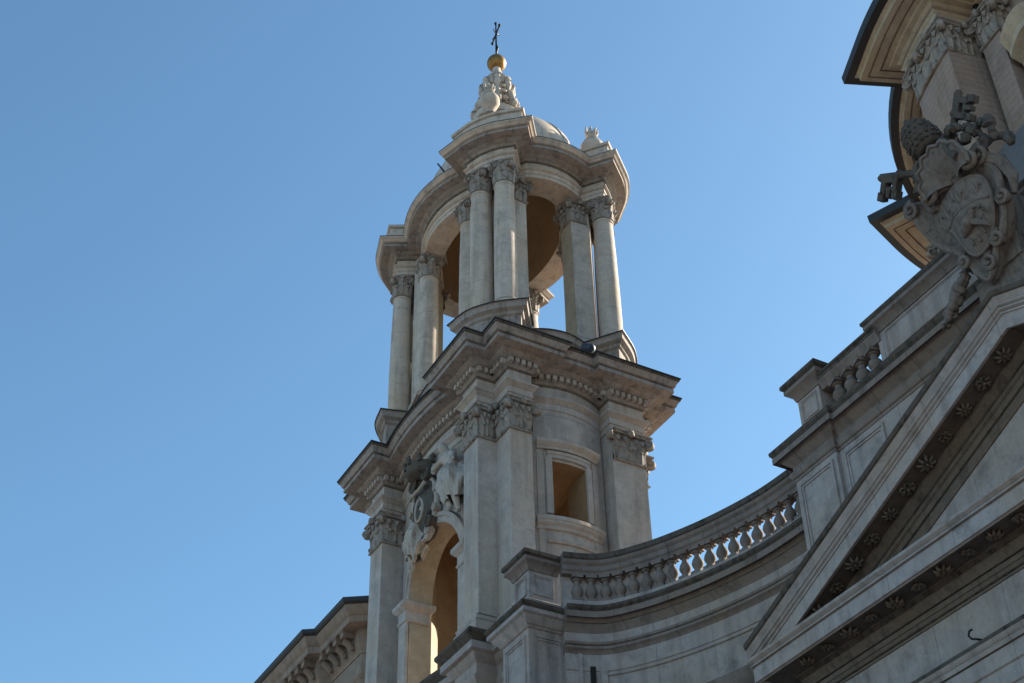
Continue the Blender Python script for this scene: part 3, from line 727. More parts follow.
# floodlight on the cornice, lightning rod behind the belfry cornice
fl = empty('floodlight', (TX + 5.45, TY + 0.25, 32.06)); tag(fl, 'small blue-black floodlight on the tower cornice at the foot of the belfry', 'floodlight')
m = MB(); m.box((-0.04, -0.12, 0), (0.04, -0.08, 0.35)); m.box((-0.04, 0.08, 0), (0.04, 0.12, 0.35)); m.box((-0.12, -0.12, -0.01), (0.12, 0.12, 0.03)); m.build('bracket', M['iron'], fl)
m = MB(); R_ = Matrix.Rotation(radians(-35), 4, 'Y'); 
m.lathe([(0.1, -0.2), (0.16, -0.15), (0.2, 0.15), (0.22, 0.2), (0.18, 0.2)], (0, 0, 0.38), 14, M4=Matrix.Rotation(radians(-60), 4, 'Y')); m.build('lamp_housing', M['steel'], fl)
rod = MB(); rod.tube([(TX + 1.5, TY - 3.1, 42.3), (TX + 1.5, TY - 3.1, 42.5), (TX + 0.9, TY - 3.2, 43.6)], [0.05, 0.05, 0.03], 6)
tag(rod.build('lightning_rod', M['iron']), 'thin dark rod leaning out behind the left belfry cornice', 'rod')

# ================================================================== CHURCH FRONT
church = empty('church_facade', (0, 0, 0))
tag(church, 'sooty travertine church front with a curved wing wall, attic and big gable full of rosettes', 'church')
FA, MO, SO = M['facade'], M['moulding'], M['soffit']

RAIL = catmull([(-30.45, 18.75), (-30.07, 19.74), (-29.14, 20.46), (-28.02, 21.02), (-26.78, 21.46), (-25.43, 21.78), (-24.14, 21.9), (-22.9, 21.95)], 5)
WING = offset(RAIL, -0.15, False)
def frame(mb, p0, p1, z0, z1, out, wd=0.09, th=0.05):
    """raised moulding frame on a vertical wall from p0 to p1 (outside on the right hand)"""
    dx, dy = p1[0] - p0[0], p1[1] - p0[1]; L = hypot(dx, dy); dx /= L; dy /= L; nx, ny = dy, -dx
    def bar(s0, s1, za, zb, t):
        vs = []
        for z in (za, zb):
            for s, o in ((s0, -0.02), (s1, -0.02), (s1, out + t), (s0, out + t)): vs.append((p0[0] + dx * s + nx * o, p0[1] + dy * s + ny * o, z))
        mb.add(vs, [(0, 1, 2, 3), (7, 6, 5, 4), (0, 4, 5, 1), (1, 5, 6, 2), (2, 6, 7, 3), (3, 7, 4, 0)])
    for k, (o, t) in enumerate(((0, th), (wd * 0.55, th * 0.55))):
        w2 = wd * 0.5
        bar(o, o + w2, z0 + o, z1 - o, t); bar(L - o - w2, L - o, z0 + o, z1 - o, t)
        bar(o + w2, L - o - w2, z0 + o, z0 + o + w2, t - .002); bar(o + w2, L - o - w2, z1 - o - w2, z1 - o, t - .002)

# wing wall
m = MB()
sweep(m, WING, [(-1.0, 0), (0.3, 0), (0.3, 1.5), (0, 1.6), (0, 16.4), (-1.0, 16.4)])
sweep(m, WING, [(-1.0, 17.86), (0.0, 17.9), (0.0, 19.5), (0.025, 19.51), (0.025, 20.0), (-1.0, 20.0)])
sweep(m, WING, [(-1.0, 20.3), (0.05, 20.3), (0.05, 20.6), (-1.0, 20.6)])
wing = m.build('wing_wall', FA, church)
m = MB()
sweep(m, WING, [(-0.5, 16.38), (0.06, 16.38), (0.1, 16.5), (0.12, 16.8), (0.3, 16.95), (0.4, 17.1), (0.85, 17.13), (0.85, 17.45), (0.92, 17.5), (1.08, 17.75), (1.1, 17.85), (-0.5, 17.92)])
sweep(m, WING, [(-0.5, 19.97), (0.03, 19.97), (0.06, 20.03), (0.13, 20.08), (0.15, 20.09), (0.15, 20.16, 1), (0.07, 20.19, 1), (0.07, 20.22), (0.11, 20.24), (0.11, 20.31, 1), (-0.5, 20.33)])
sweep(m, WING, [(-0.5, 20.58), (0.06, 20.58), (0.09, 20.66), (0.2, 20.78, 1), (0.2, 20.82), (0.27, 20.90), (0.36, 20.92), (0.36, 20.88, 1), (0.40, 20.88), (0.40, 21.06, 1), (0.38, 21.07, 1), (0.45, 21.14, 1), (0.46, 21.22, 1), (-0.5, 21.24)])
m.build('string_mouldings', [MO, M['crust']], wing)
m = MB()
a0 = WING[8]; a1 = WING[10]
for (i0, z1) in ((2, 19.95),):
    sub = WING[i0:i0 + 2]; sweep(m, [WING[2], tuple((WING[2][j] * .6 + WING[3][j] * .4) for j in (0, 1))], [(0, 17.95), (.09, 17.95), (.09, 19.96), (0, 19.96)])
    sweep(m, [tuple((WING[4][j] * .7 + WING[5][j] * .3) for j in (0, 1)), WING[5]], [(0, 17.95), (.06, 17.95), (.06, 19.5), (0, 19.5)])
sweep(m, WING[5:], [(0.01, 19.36), (.05, 19.38), (.05, 19.44), (.02, 19.46)])
m.build('wall_panel', FA, wing)
m = MB(); p = WING[3]; q = WING[4]; p = ((p[0] + q[0]) / 2, (p[1] + q[1]) / 2); ang = atan2(q[1] - p[1], q[0] - p[0])
m.box((-0.07, -0.06, 18.2), (0.07, 0.1, 19.62), M4=Matrix.Translation((p[0], p[1], 0)) @ Matrix.Rotation(ang, 4, 'Z')); m.build('slit_window', M['void'], wing)
# terrace behind the wing
m = MB(); m.add([(x, y, 21.15) for x, y in WING] + [(-22.9, 27, 21.15), (-33, 27, 21.15), (-33, 19, 21.15)], [tuple(range(len(WING) + 3))]); m.build('terrace', M['roof'], church)

# pedestal under the balustrade's end pier
PED = [(-32.25, 20.6), (-32.25, 17.85), (-30.85, 17.85), (-30.85, 20.6)]
m = MB(); sweep(m, PED, [(0.3, 0), (0.3, 1.5), (0, 1.6), (0, 16.4), (0.1, 16.5), (0.3, 16.95), (0.4, 17.1), (0.8, 17.13), (0.8, 17.4), (1.0, 17.8), (0, 17.9), (0, 20.62), (0.05, 20.64), (0.09, 20.7), (0.2, 20.82), (0.25, 20.9), (0.33, 20.94), (0.33, 21.06, 1), (0.31, 21.07, 1), (0.38, 21.14, 1), (0.39, 21.22, 1), (-0.6, 21.26)], True)
frame(m, (-32.1, 17.85), (-31.0, 17.85), 18.1, 20.45, 0.0, 0.12); frame(m, (-30.85, 17.98), (-30.85, 18.9), 18.1, 20.45, 0.0, 0.12)
m.build('pedestal', [FA, M['crust']], church)

# central block: corner pier, recessed bay and attic wall
CB = [(-23.15, 23.2), (-23.15, 21.0), (-21.63, 21.0), (-21.63, 21.1), (-8.6, 21.1), (-8.6, 21.0), (-7.1, 21.0), (-7.1, 23.2)]
m = MB(); sweep(m, CB, [(0.25, 0), (0.25, 1.5), (0, 1.6), (0, 21.95), (-0.4, 22.0)]); cb = m.build('central_wall', FA, church)
m = MB(); sweep(m, CB, [(-0.3, 21.6), (0.02, 21.6), (0.02, 21.68), (0.06, 21.7), (0.10, 21.8), (0.10, 21.86, 1), (0.02, 21.89), (0.02, 22.02), (0.06, 22.06), (0.16, 22.16), (0.2, 22.22), (0.31, 22.27), (0.31, 22.22, 1), (0.35, 22.22), (0.35, 22.38, 1), (0.33, 22.39, 1), (0.39, 22.47, 1), (0.4, 22.56, 1), (-0.3, 22.6)]); m.build('attic_cornice', [MO, M['crust']], cb)
m = MB(); frame(m, (-23.02, 21.0), (-21.76, 21.0), 18.2, 21.45, 0.0, 0.12); frame(m, (-21.45, 21.1), (-20.05, 21.1), 18.2, 21.45, 0.0, 0.12); m.build('wall_panel', FA, cb)
ATX0, ATX1 = -19.67, -10.6
ATT = [(ATX0, 22.2), (ATX0, 21.08), (ATX1, 21.08), (ATX1, 22.2)]
m = MB(); sweep(m, ATT, [(0.06, 22.58), (0.06, 22.8), (0, 22.85), (0, 23.72)], True); fill(m, ATT, 23.72)
frame(m, (ATX0 + .25, 21.08), (ATX1 - .25, 21.08), 22.95, 23.66, 0, 0.06, 0.03)
at_ = m.build('attic', FA, church)
m = MB(); sweep(m, ATT, [(-0.05, 23.7), (0.03, 23.72), (0.06, 23.8), (0.16, 23.9), (0.2, 23.92), (0.2, 24.02, 1), (0.24, 24.08, 1), (0.24, 24.15, 1), (-0.3, 24.2)], True); m.build('attic_coping', [MO, M['crust']], at_)

# main entablature under the gable
GX = -15.13
EN = [(-23.1, 21.3), (-23.1, 20.7), (GX * 2 + 23.1, 20.7), (GX * 2 + 23.1, 21.3)]
m = MB(); sweep(m, EN, [(-0.3, 13.6), (0.0, 13.6), (0.0, 13.95), (0.04, 13.97), (0.04, 14.32), (0.08, 14.34), (0.08, 14.66, 1), (0.12, 14.68), (0.15, 14.76, 1), (0.12, 14.78), (0.17, 14.82), (0.2, 14.88, 1), (0.21, 14.90, 1), (0.21, 14.96, 1), (0.0, 14.98), (0.0, 15.95), (-0.3, 15.96)])
enta = m.build('entablature', [FA, M['crust']], church)
m = MB(); sweep(m, EN, [(-0.3, 15.93), (0.03, 15.93), (0.03, 15.98, 1), (0.08, 16.0), (0.12, 16.06, 1), (0.08, 16.08), (0.12, 16.1), (0.12, 16.2, 1), (0.17, 16.21), (0.25, 16.3), (0.31, 16.36, 1), (0.28, 16.37, 1), (0.36, 16.45), (0.36, 16.5)]); m.build('bed_moulding', [M['wash'], M['crust']], enta)
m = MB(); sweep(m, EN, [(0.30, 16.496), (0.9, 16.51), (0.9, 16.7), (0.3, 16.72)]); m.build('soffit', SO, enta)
m = MB(); sweep(m, EN, [(0.85, 16.6), (0.88, 16.47), (0.93, 16.45), (0.95, 16.47), (1.0, 16.47), (1.0, 16.80, 1), (0.97, 16.81), (0.97, 16.84), (1.03, 16.85), (1.03, 16.89, 1), (1.0, 16.90), (1.05, 16.94), (1.09, 16.97), (1.1, 17.03, 1), (-0.3, 17.12)]); cor = m.build('corona', [FA, M['crust']], enta)

def rosette_mesh(kind):
    m = MB(); n = 8 if kind == 0 else 5
    m.ball((0, 0, -0.06), (0.055, 0.055, 0.07), 8)
    for k in range(n):
        a = 2 * pi * k / n
        if kind == 0:
            pts = [(0.03 * cos(a), 0.03 * sin(a), -0.02), (0.13 * cos(a), 0.13 * sin(a), -0.075), (0.22 * cos(a), 0.22 * sin(a), -0.06), (0.265 * cos(a), 0.265 * sin(a), -0.015)]
            m.tube(pts, [0.03, 0.05, 0.04, 0.012], 6)
        else:
            for s_ in (-1, 1):
                pts = [(0.04 * cos(a), 0.04 * sin(a), -0.03)] + [(rr * cos(a + s_ * q), rr * sin(a + s_ * q), -0.06) for rr, q in ((0.12, 0.12), (0.2, 0.28), (0.23, 0.52), (0.17, 0.6))]
                m.tube(pts, [0.028, 0.04, 0.036, 0.03, 0.02], 6)
    return m
ros = [None, None]
def put_rosette(kind, loc, rot, parent):
    if ros[kind] is None: ros[kind] = rosette_mesh(kind).build('rosette', M['rosette'], parent, 60); o = ros[kind]
    else: o = ros[kind].copy(); COL.objects.link(o); o.parent = parent
    k_ = random.uniform(.64, .86); o.rotation_mode = 'ZYX'; o.location = loc; o.rotation_euler = (rot[0] + random.uniform(-.05, .05), rot[1], rot[2] + random.uniform(0, 6.28)); o.scale = (k_, k_ * random.uniform(.9, 1.05), random.uniform(.75, 1.15))
nR = 22
for i in range(nR):
    put_rosette(i % 2, (-23.1 + 0.4 + 15.2 * i / (nR - 1), 20.7 - 0.63, 16.5), (0, 0, 0.3 * (i % 2)), enta)

# raking cornices and tympanum
XL, XR = GX - 9.1, GX + 9.1
def rz(x): return 17.44 + (21.03 - 17.44) * (1 - abs(x - GX) / 9.1)
def rake(mb, prof, lo=16.9):
    xs = [XL + 0.4 * i for i in range(0, 12)] + [XL + 5.5, GX, XR - 5.5] + [XR - 0.4 * i for i in range(11, -1, -1)]
    rows = [[(x, 20.7 - q[0], max(lo, rz(x) + q[1])) for x in xs] for q in prof]
    for i in range(len(rows) - 1): mb.quadgrid(rows[i:i + 2], False, prof[i][2] if len(prof[i]) > 2 else 0)
    mb.add([r_[0] for r_ in rows], [tuple(range(len(rows)))[::-1]]); mb.add([r_[-1] for r_ in rows], [tuple(range(len(rows)))])
m = MB(); m.add([(XL + 1, 20.69, 16.9), (XR - 1, 20.69, 16.9), (GX, 20.69, rz(GX) - 0.9), (XL + 1, 21.3, 16.9), (XR - 1, 21.3, 16.9), (GX, 21.3, rz(GX) - .9)], [(0, 1, 2), (5, 4, 3), (0, 2, 5, 3), (2, 1, 4, 5)])
gab = m.build('gable', FA, church)
m = MB(); rake(m, [(-0.3, -1.6), (0.04, -1.58), (0.07, -1.5, 1), (0.03, -1.48), (0.03, -1.32, 1), (0.08, -1.3), (0.12, -1.2, 1), (0.08, -1.18), (0.15, -1.14), (0.15, -1.06, 1), (0.2, -1.04), (0.27, -0.96), (0.34, -0.92), (0.34, -0.85)]); m.build('bed_moulding', [M['wash'], M['crust']], gab)
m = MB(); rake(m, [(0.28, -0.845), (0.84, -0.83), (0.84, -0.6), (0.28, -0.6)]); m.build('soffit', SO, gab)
m = MB(); rake(m, [(0.78, -0.7), (0.8, -0.86), (0.85, -0.88), (0.89, -0.88), (0.89, -0.52), (0.5, -0.5)]); m.build('corona', FA, gab)
m = MB(); rake(m, [(0.5, -0.53), (0.92, -0.53), (0.92, -0.48, 1), (0.88, -0.47), (0.96, -0.43), (0.96, -0.39, 1), (0.92, -0.38), (0.99, -0.34), (1.0, -0.30, 1), (0.95, -0.29), (0.98, -0.22), (1.03, -0.13, 1), (1.07, -0.11, 1), (1.09, -0.06, 1), (1.09, 0.0, 1), (-0.6, 0.06)]); rc = m.build('raking_crown', [FA, M['crust']], gab)
sl = atan2(21.03 - 17.44, 9.1)
for i in range(11):
    x = XL + 2.1 + 0.72 * i * 0.9
    if x < GX - 0.2: put_rosette(i % 2, (x, 20.7 - 0.56, rz(x) - 0.84), (0, -sl, 0.2), gab)
for i in range(4):
    x = GX + 0.7 + 0.75 * i; put_rosette(i % 2, (x, 20.7 - 0.56, rz(x) - 0.84), (0, sl, 0.2), gab)

# giant pilasters carrying the front, mostly below the picture
for x in (-22.2, -18.2, -12.1, -8.1):
    p = [(x - 0.8, 21.2), (x - 0.8, 20.72), (x + 0.8, 20.72), (x + 0.8, 21.2)]
    m = MB(); sweep(m, p, [(0.2, 0), (0.2, 1.2), (0.1, 1.4), (0, 1.5), (0, 12.2)]); pl = m.build('pilaster', FA, church)
    m = MB(); capital(m, p, 12.2, 13.58, False, path_corners(p)); m.build('capital', M['capital'], pl, 50)
m = MB(); m.box((GX - 1.6, 21.02, 0), (GX + 1.6, 21.3, 6.2)); m.build('portal_door', M['void'], church)
# body of the church behind, with tiled roofs
m = MB(); m.box((-30.2, 23.2, 0), (-3, 52, 21.0)); m.build('nave_wall', FA, church)
m = MB(); m.add([(-30.6, 23, 21.01), (-2.6, 23, 21.01), (-2.6, 52.5, 21.01), (-30.6, 52.5, 21.01), (-24, 32, 23.2), (-7, 32, 23.2), (-7, 44, 23.2), (-24, 44, 23.2)], [(0, 1, 5, 4), (1, 2, 6, 5), (2, 3, 7, 6), (3, 0, 4, 7), (4, 5, 6, 7)]); m.build('nave_roof', M['tile'], church)
# iron hook in the frieze
hk = MB(); hx, hz = -18.28, 15.02
hk.tube([(hx, 20.72, hz + .02), (hx, 20.6, hz), (hx - .02, 20.5, hz), (hx - .1, 20.44, hz + .03), (hx - .16, 20.44, hz + .12), (hx - .12, 20.44, hz + .2), (hx - .04, 20.44, hz + .2)], 0.022, 6)
tag(hk.build('wall_hook', M['iron']), 'small black iron hook sticking out of the plain frieze at lower right', 'hook')

# ------------------------------------------------------------------ balustrades
def baluster_mb(h, r_):
    m = MB(); s_ = r_
    m.box((-s_, -s_, 0), (s_, s_, 0.12 * h)); m.box((-s_, -s_, 0.88 * h), (s_, s_, h))
    m.lathe([(s_ * .95, .119 * h), (s_ * .98, .15 * h), (s_ * .6, .19 * h), (s_ * .62, .22 * h), (s_ * .95, .33 * h), (s_ * 1.08, .42 * h), (s_ * .95, .52 * h), (s_ * .55, .66 * h), (s_ * .48, .74 * h), (s_ * .52, .78 * h), (s_ * .85, .81 * h), (s_ * .85, .84 * h), (s_ * .7, .881 * h)], n=14)
    return m
bal = empty('curved_balustrade', (0, 0, 0))
tag(bal, 'long concave stone balustrade with sky between its balusters, rising right from the tower', 'balustrade')
MID = offset(RAIL, -0.15, False)
m = MB(); sweep(m, MID, [(-0.2, 21.22), (0.2, 21.22), (0.2, 21.42), (0.17, 21.5), (-0.2, 21.5)]); m.build('plinth', FA, bal)
m = MB(); sweep(m, MID, [(-0.16, 22.32), (0.12, 22.32), (0.12, 22.4), (0.16, 22.44), (0.16, 22.58), (0.14, 22.6), (0.2, 22.66), (0.22, 22.74, 1), (0.26, 22.77, 1), (0.26, 22.84, 1), (0.26, 22.92, 1), (-0.25, 22.95), (-0.25, 22.7)]); m.build('handrail', [MO, M['crust']], bal)
L, f, _ = along(MID); nb = 21; first = None
for i in range(nb):
    x, y, t, n_ = f(0.42 + (L - 1.0) * i / (nb - 1))
    if first is None: first = baluster_mb(0.84, 0.155).build('baluster', MO, bal); o = first
    else: o = first.copy(); COL.objects.link(o); o.parent = bal
    o.location = (x, y, 21.49); o.rotation_euler = (0, 0, atan2(t[1], t[0]))
L5 = int(len(MID) * .40); m = MB(); sweep(m, MID[:L5], [(-0.2, 21.5), (-0.07, 21.5), (-0.07, 22.33), (-0.2, 22.33)]); m.build('backing_wall', FA, bal)
pp = [(-31.72, 18.8), (-31.72, 17.92), (-30.87, 17.92), (-30.87, 18.8)]
m = MB(); sweep(m, pp, [(0.14, 21.24), (0.14, 21.42), (0.05, 21.52), (0, 21.56), (0, 22.4)], True); frame(m, (-31.6, 17.92), (-30.99, 17.92), 21.68, 22.3, 0, 0.08, 0.035); frame(m, (-30.87, 18.04), (-30.87, 18.68), 21.68, 22.3, 0, 0.08, 0.035); pr = m.build('end_pier', FA, bal)
m = MB(); sweep(m, pp, [(-0.02, 22.38), (0.03, 22.4), (0.06, 22.5), (0.14, 22.6), (0.2, 22.64), (0.2, 22.74, 1), (0.18, 22.75, 1), (0.25, 22.81, 1), (0.25, 22.92, 1), (-0.3, 22.97)], True); m.build('pier_cap', [MO, M['crust']], pr)

pb = empty('parapet_balustrade', (0, 0, 0))
tag(pb, 'short weathered balustrade of four balusters beside a square pier above the wing wall', 'balustrade')
m = MB(); m.box((-21.7, 20.98, 22.58), (ATX0, 21.38, 22.78)); m.build('plinth', FA, pb)
m = MB(); sweep(m, [(-21.75, 21.15), (ATX0 + .1, 21.15)], [(-0.24, 23.5), (0.1, 23.5), (0.12, 23.58), (0.2, 23.68), (0.22, 23.72, 1), (0.22, 23.82, 1), (0.26, 23.84, 1), (0.26, 23.9, 1), (-0.24, 23.93)]); m.build('handrail', [MO, M['crust']], pb)
for i in range(4):
    o = first.copy(); COL.objects.link(o); o.parent = pb; o.location = (-21.3 + 0.44 * i, 21.17, 22.78); o.scale = (1.12, 1.12, 0.73 / 0.84)
pq = [(-22.62, 21.9), (-22.62, 21.0), (-21.8, 21.0), (-21.8, 21.9)]
m = MB(); sweep(m, pq, [(0.16, 22.58), (0.16, 22.75), (0.06, 22.85), (0, 22.9), (0, 23.68)], True); frame(m, (-22.5, 21.0), (-21.92, 21.0), 23.0, 23.6, 0, 0.07, 0.03); pr2 = m.build('square_pier', FA, pb)
m = MB(); sweep(m, pq, [(-0.02, 23.66), (0.03, 23.68), (0.07, 23.8), (0.17, 23.9), (0.22, 23.94), (0.22, 24.04, 1), (0.2, 24.05, 1), (0.28, 24.12, 1), (0.28, 24.22, 1), (-0.3, 24.28)], True); m.build('pier_cap', [MO, M['crust']], pr2)

# ------------------------------------------------------------------ great carved arms over the gable
big = empty('coat_of_arms', (-15.2, 20.0, 21.5))
tag(big, 'huge blackened stone coat of arms with crossed keys and tiara leaning over the gable top', 'coat of arms')
AR = M['arms']
def T(x, d, z): return (x, -0.26 * z - d, z)
OUT = [(-0.98, 2.41), (-0.84, 2.49), (-0.6, 2.38), (-0.5, 2.12), (-0.28, 2.2), (0.02, 2.29), (0.31, 2.3), (0.71, 2.39), (1.08, 2.2), (1.24, 1.8), (1.17, 1.44), (1.0, 1.0), (0.75, 0.63), (0.46, 0.44), (0.25, 0.19), (-0.01, 0.0), (-0.13, 0.16), (-0.23, 0.4), (-0.37, 0.89), (-0.72, 1.35), (-0.93, 1.88)]
OC = catmull(OUT + [OUT[0]], 4)[:-1]
cx, cz = 0.22, 1.4
m = MB(); rows = []
for s_, d in ((0.9, -0.3), (1.0, -0.1), (1.0, 0.16), (0.95, 0.22), (0.86, 0.14), (0.78, 0.1)):
    rows.append([T(cx + (x - cx) * s_, d, cz + (z - cz) * s_) for x, z in OC])
m.quadgrid(rows, True); m.add(rows[0], [tuple(range(len(OC)))[::-1]]); m.add(rows[-1], [tuple(range(len(OC)))])
m.tube([T(cx + (x - cx) * 0.99, 0.15, cz + (z - cz) * 0.99) for x, z in OC], [0.075 + 0.02 * sin(i * .7) for i in range(len(OC))], 7, closed=True)
for (x, z, rr) in ((-0.92, 2.4, 0.2), (1.1, 2.28, 0.24), (0.22, 0.25, 0.17), (-0.3, 0.62, 0.14), (0.62, 0.55, 0.16), (1.15, 1.2, 0.16)):
    pts = [T(x + rr * (1 - .75 * k / 20) * cos(1 + k * .55), 0.2 + 0.005 * k, z + rr * (1 - .75 * k / 20) * sin(1 + k * .55)) for k in range(21)]
    m.tube(pts, [0.075 * (1 - .5 * k / 20) for k in range(21)], 6); m.ball(T(x, 0.12, z), (rr * .7, .12, rr * .7), 10, .1)
m.tube([T(1.0, .1, 2.3), T(1.35, .05, 2.0), T(1.42, 0, 1.55), T(1.3, 0.05, 1.2)], [.14, .16, .13, .06], 8)
shield = m.build('shield', AR, big, 45)
INN = [(-0.33, 1.8), (-0.15, 1.99), (0.24, 2.12), (0.64, 2.07), (0.9, 1.89), (0.95, 1.61), (0.9, 1.29), (0.67, 0.85), (0.36, 0.57), (0.04, 0.54), (-0.13, 0.77), (-0.24, 1.31), (-0.39, 1.59)]
IC = catmull(INN + [INN[0]], 4)[:-1]
m = MB(); rows = [[T(.28 + (x - .28) * s_, d, 1.35 + (z - 1.35) * s_) for x, z in IC] for s_, d in ((1.0, .05), (1.0, 0.2), (.96, .25), (.7, .30), (.35, .33), (.02, .34))]; m.quadgrid(rows, True)
m.tube([T(x, .22, z) for x, z in IC], .042, 6, closed=True)
m.tube([T(-0.28, .27, 1.42), T(-.02, .31, 1.50), T(0.25, .325, 1.53), T(.6, .31, 1.48), T(0.9, .27, 1.36)], .03, 6)
for xa, xb in ((0.08, 0.05), (0.5, 0.56)): m.tube([T(xa, .32, 1.52), T(xb, .27, 2.05)], .024, 6)
for x, z in ((-0.14, 1.68), (0.28, 1.78), (0.7, 1.68)):     # three lilies in the chief
    d = .31 - .06 * abs(x - .28)
    m.tube([T(x, d, z - .16), T(x, d + .03, z), T(x, d, z + .17)], [.025, .05, .008], 6)
    for s_ in (-1, 1): m.tube([T(x + s_ * .03, d, z - .1), T(x + s_ * .09, d + .02, z + .02), T(x + s_ * .14, d, z + .07), T(x + s_ * .16, d, z)], [.03, .035, .03, .015], 6)
    m.tube([T(x - .08, d, z - .05), T(x + .08, d, z - .05)], .024, 6)
# dove with a twig
m.tube([T(-.02, .31, .98), T(.1, .36, 1.02), T(.26, .42, 1.1), T(.4, .38, 1.22), T(.46, .36, 1.31)], [.03, .1, .14, .09, .065], 8)
m.tube([T(.46, .37, 1.33), T(.55, .36, 1.33)], [.05, .012], 6)
for s_, (ex, ez) in ((1, (.62, .98)), (-1, (.02, 1.32))):
    for j in range(4): m.tube([T(.28, .42, 1.1), T(.28 + (ex - .28) * .6 + .03 * j, .4, 1.1 + (ez - 1.1) * .6 - .05 * j), T(ex + .02 * j, .33, ez - .07 * j)], [.05, .045, .015], 6)
m.tube([T(.55, .35, 1.33), T(.68, .33, 1.24), T(.74, .31, 1.12)], .014, 5)
for k in range(5): m.ball(T(.6 + .035 * k, .34, 1.3 - .045 * k + (.04 if k % 2 else -.04)), (.035, .02, .02), 6)
for x, z in ((.12, .8), (.3, .76), (.48, .84)): m.tube([T(x, .32, z - .1), T(x, .34, z + .06)], [.03, .012], 5)
m.build('emblem', AR, shield, 45)
# scallop shell over the shield
m = MB(); rows = []
for i in range(9):
    t = i / 8; row = []
    for j in range(33):
        a = pi * (-0.08 + 1.16 * j / 32); rr = (.08 + .50 * t) * (1 + .018 * cos(j * pi / 2) * t)
        row.append(T(.34 + rr * cos(a) * 1.15, .22 + .40 * sin(pi * .5 * t) + .035 * cos(j * pi / 2) * t - .12 * t * t, 2.22 + rr * sin(a) * 1.25))
    rows.append(row)
back = [[(x, y + .14, z) for x, y, z in r_] for r_ in rows]
m.quadgrid(rows + back[::-1]); 
m.tube([(rows[-1][j][0], rows[-1][j][1] - .02, rows[-1][j][2]) for j in range(33)], .05, 6)
for s_ in (-1, 1):
    c0 = (.34 + s_ * .62, 2.2); pts = [T(c0[0] + .2 * (1 - .8 * k / 20) * cos(pi / 2 + s_ * k * .6), .42, c0[1] + .2 * (1 - .8 * k / 20) * sin(pi / 2 + s_ * k * .6)) for k in range(21)]
    m.tube(pts, [.085 * (1 - .5 * k / 20) for k in range(21)], 6)
m.build('scallop_shell', AR, big, 60)
# tiara
m = MB()
tb = T(.2, .28, 3.12); Mt = Matrix.Rotation(radians(16), 4, 'X') @ Matrix.Rotation(radians(-14), 4, 'Y')
m.lathe([(.24, 0), (.27, .02), (.33, .06), (.36, .2), (.37, .3), (.385, .32), (.385, .38), (.36, .4), (.345, .55), (.355, .57), (.35, .63), (.32, .65), (.27, .78), (.26, .8), (.2, .86), (.08, .92), (.06, .96)], tb, 26, M4=Mt)
m.ball(Vector(tb) + Mt @ Vector((0, 0, 1.0)), .07, 8)
for j in range(6):
    for k in range(16):
        a = 2 * pi * (k + .5 * (j % 2)) / 16; z_ = .12 + .125 * j; rr = (.365, .38, .375, .355, .33, .26)[j]
        m.ball(Vector(tb) + Mt @ Vector((rr * cos(a), rr * sin(a), z_)), (.05, .05, .052), 6, .15)
for s_ in (-1, 1):
    a = Vector(tb) + Vector((s_ * .3, .0, 0)); m.tube([a, a + Vector((s_ * .12, -.1, -.25)), a + Vector((s_ * .2, -.05, -.55)), a + Vector((s_ * .32, -.05, -.8))], [.09, .11, .09, .1], 6)
m.build('tiara', M['arms_black'], big, 50)
# crossed keys
def key(s_, tip, bow):
    m = MB(); a = Vector(T(bow[0], -.02, bow[1])); b_ = Vector(T(tip[0], .08, tip[1])); d = (b_ - a).normalized(); L = (b_ - a).length
    n_ = Vector((0, -1, -.1)).normalized(); sd_ = d.cross(n_).normalized() * s_
    m.tube([a + d * (L * t) for t in (0, .3, .5, .52, .55, .57, .72, .74, .77, .79, .97, 1)], [.08, .08, .08, .12, .12, .085, .085, .125, .125, .09, .1, .05], 8)
    def bl(u0, u1, v0, v1, th=.09):
        vs = []
        for w_ in (-th, th):
            for uu, vv in ((u0, v0), (u1, v0), (u1, v1), (u0, v1)): vs.append(a + d * uu + sd_ * vv + n_ * w_)
        m.add(vs, [(0, 1, 2, 3), (7, 6, 5, 4), (0, 4, 5, 1), (1, 5, 6, 2), (2, 6, 7, 3), (3, 7, 4, 0)])
    bl(L - .62, L - .5, .03, .42); bl(L - .3, L - .17, .03, .42); bl(L - .5, L - .3, .04, .16); bl(L - .66, L - .52, .36, .55); bl(L - .44, L - .34, .28, .5, .08); bl(L - .5, L - .3, .26, .34, .075); bl(L - .27, L - .12, .36, .55)
    # bow: three rings
    for q in range(3):
        aa = q * 2 * pi / 3; c_ = a - d * .2 + (d * -cos(aa) + sd_ * sin(aa)) * .14
        m.tube([c_ + (d * cos(2 * pi * k / 12) + sd_ * sin(2 * pi * k / 12)) * .13 for k in range(12)], .045, 6, closed=True)
    for k in range(5): m.ball(a + d * (L * .3 + .13 * k) + n_ * .04, random.uniform(.07, .11), 7, .25)
    m.build('key', M['arms_black'], big, 45)
key(-1, (-1.42, 3.72), (0.62, 2.5)); key(1, (1.30, 3.92), (-0.1, 2.45))
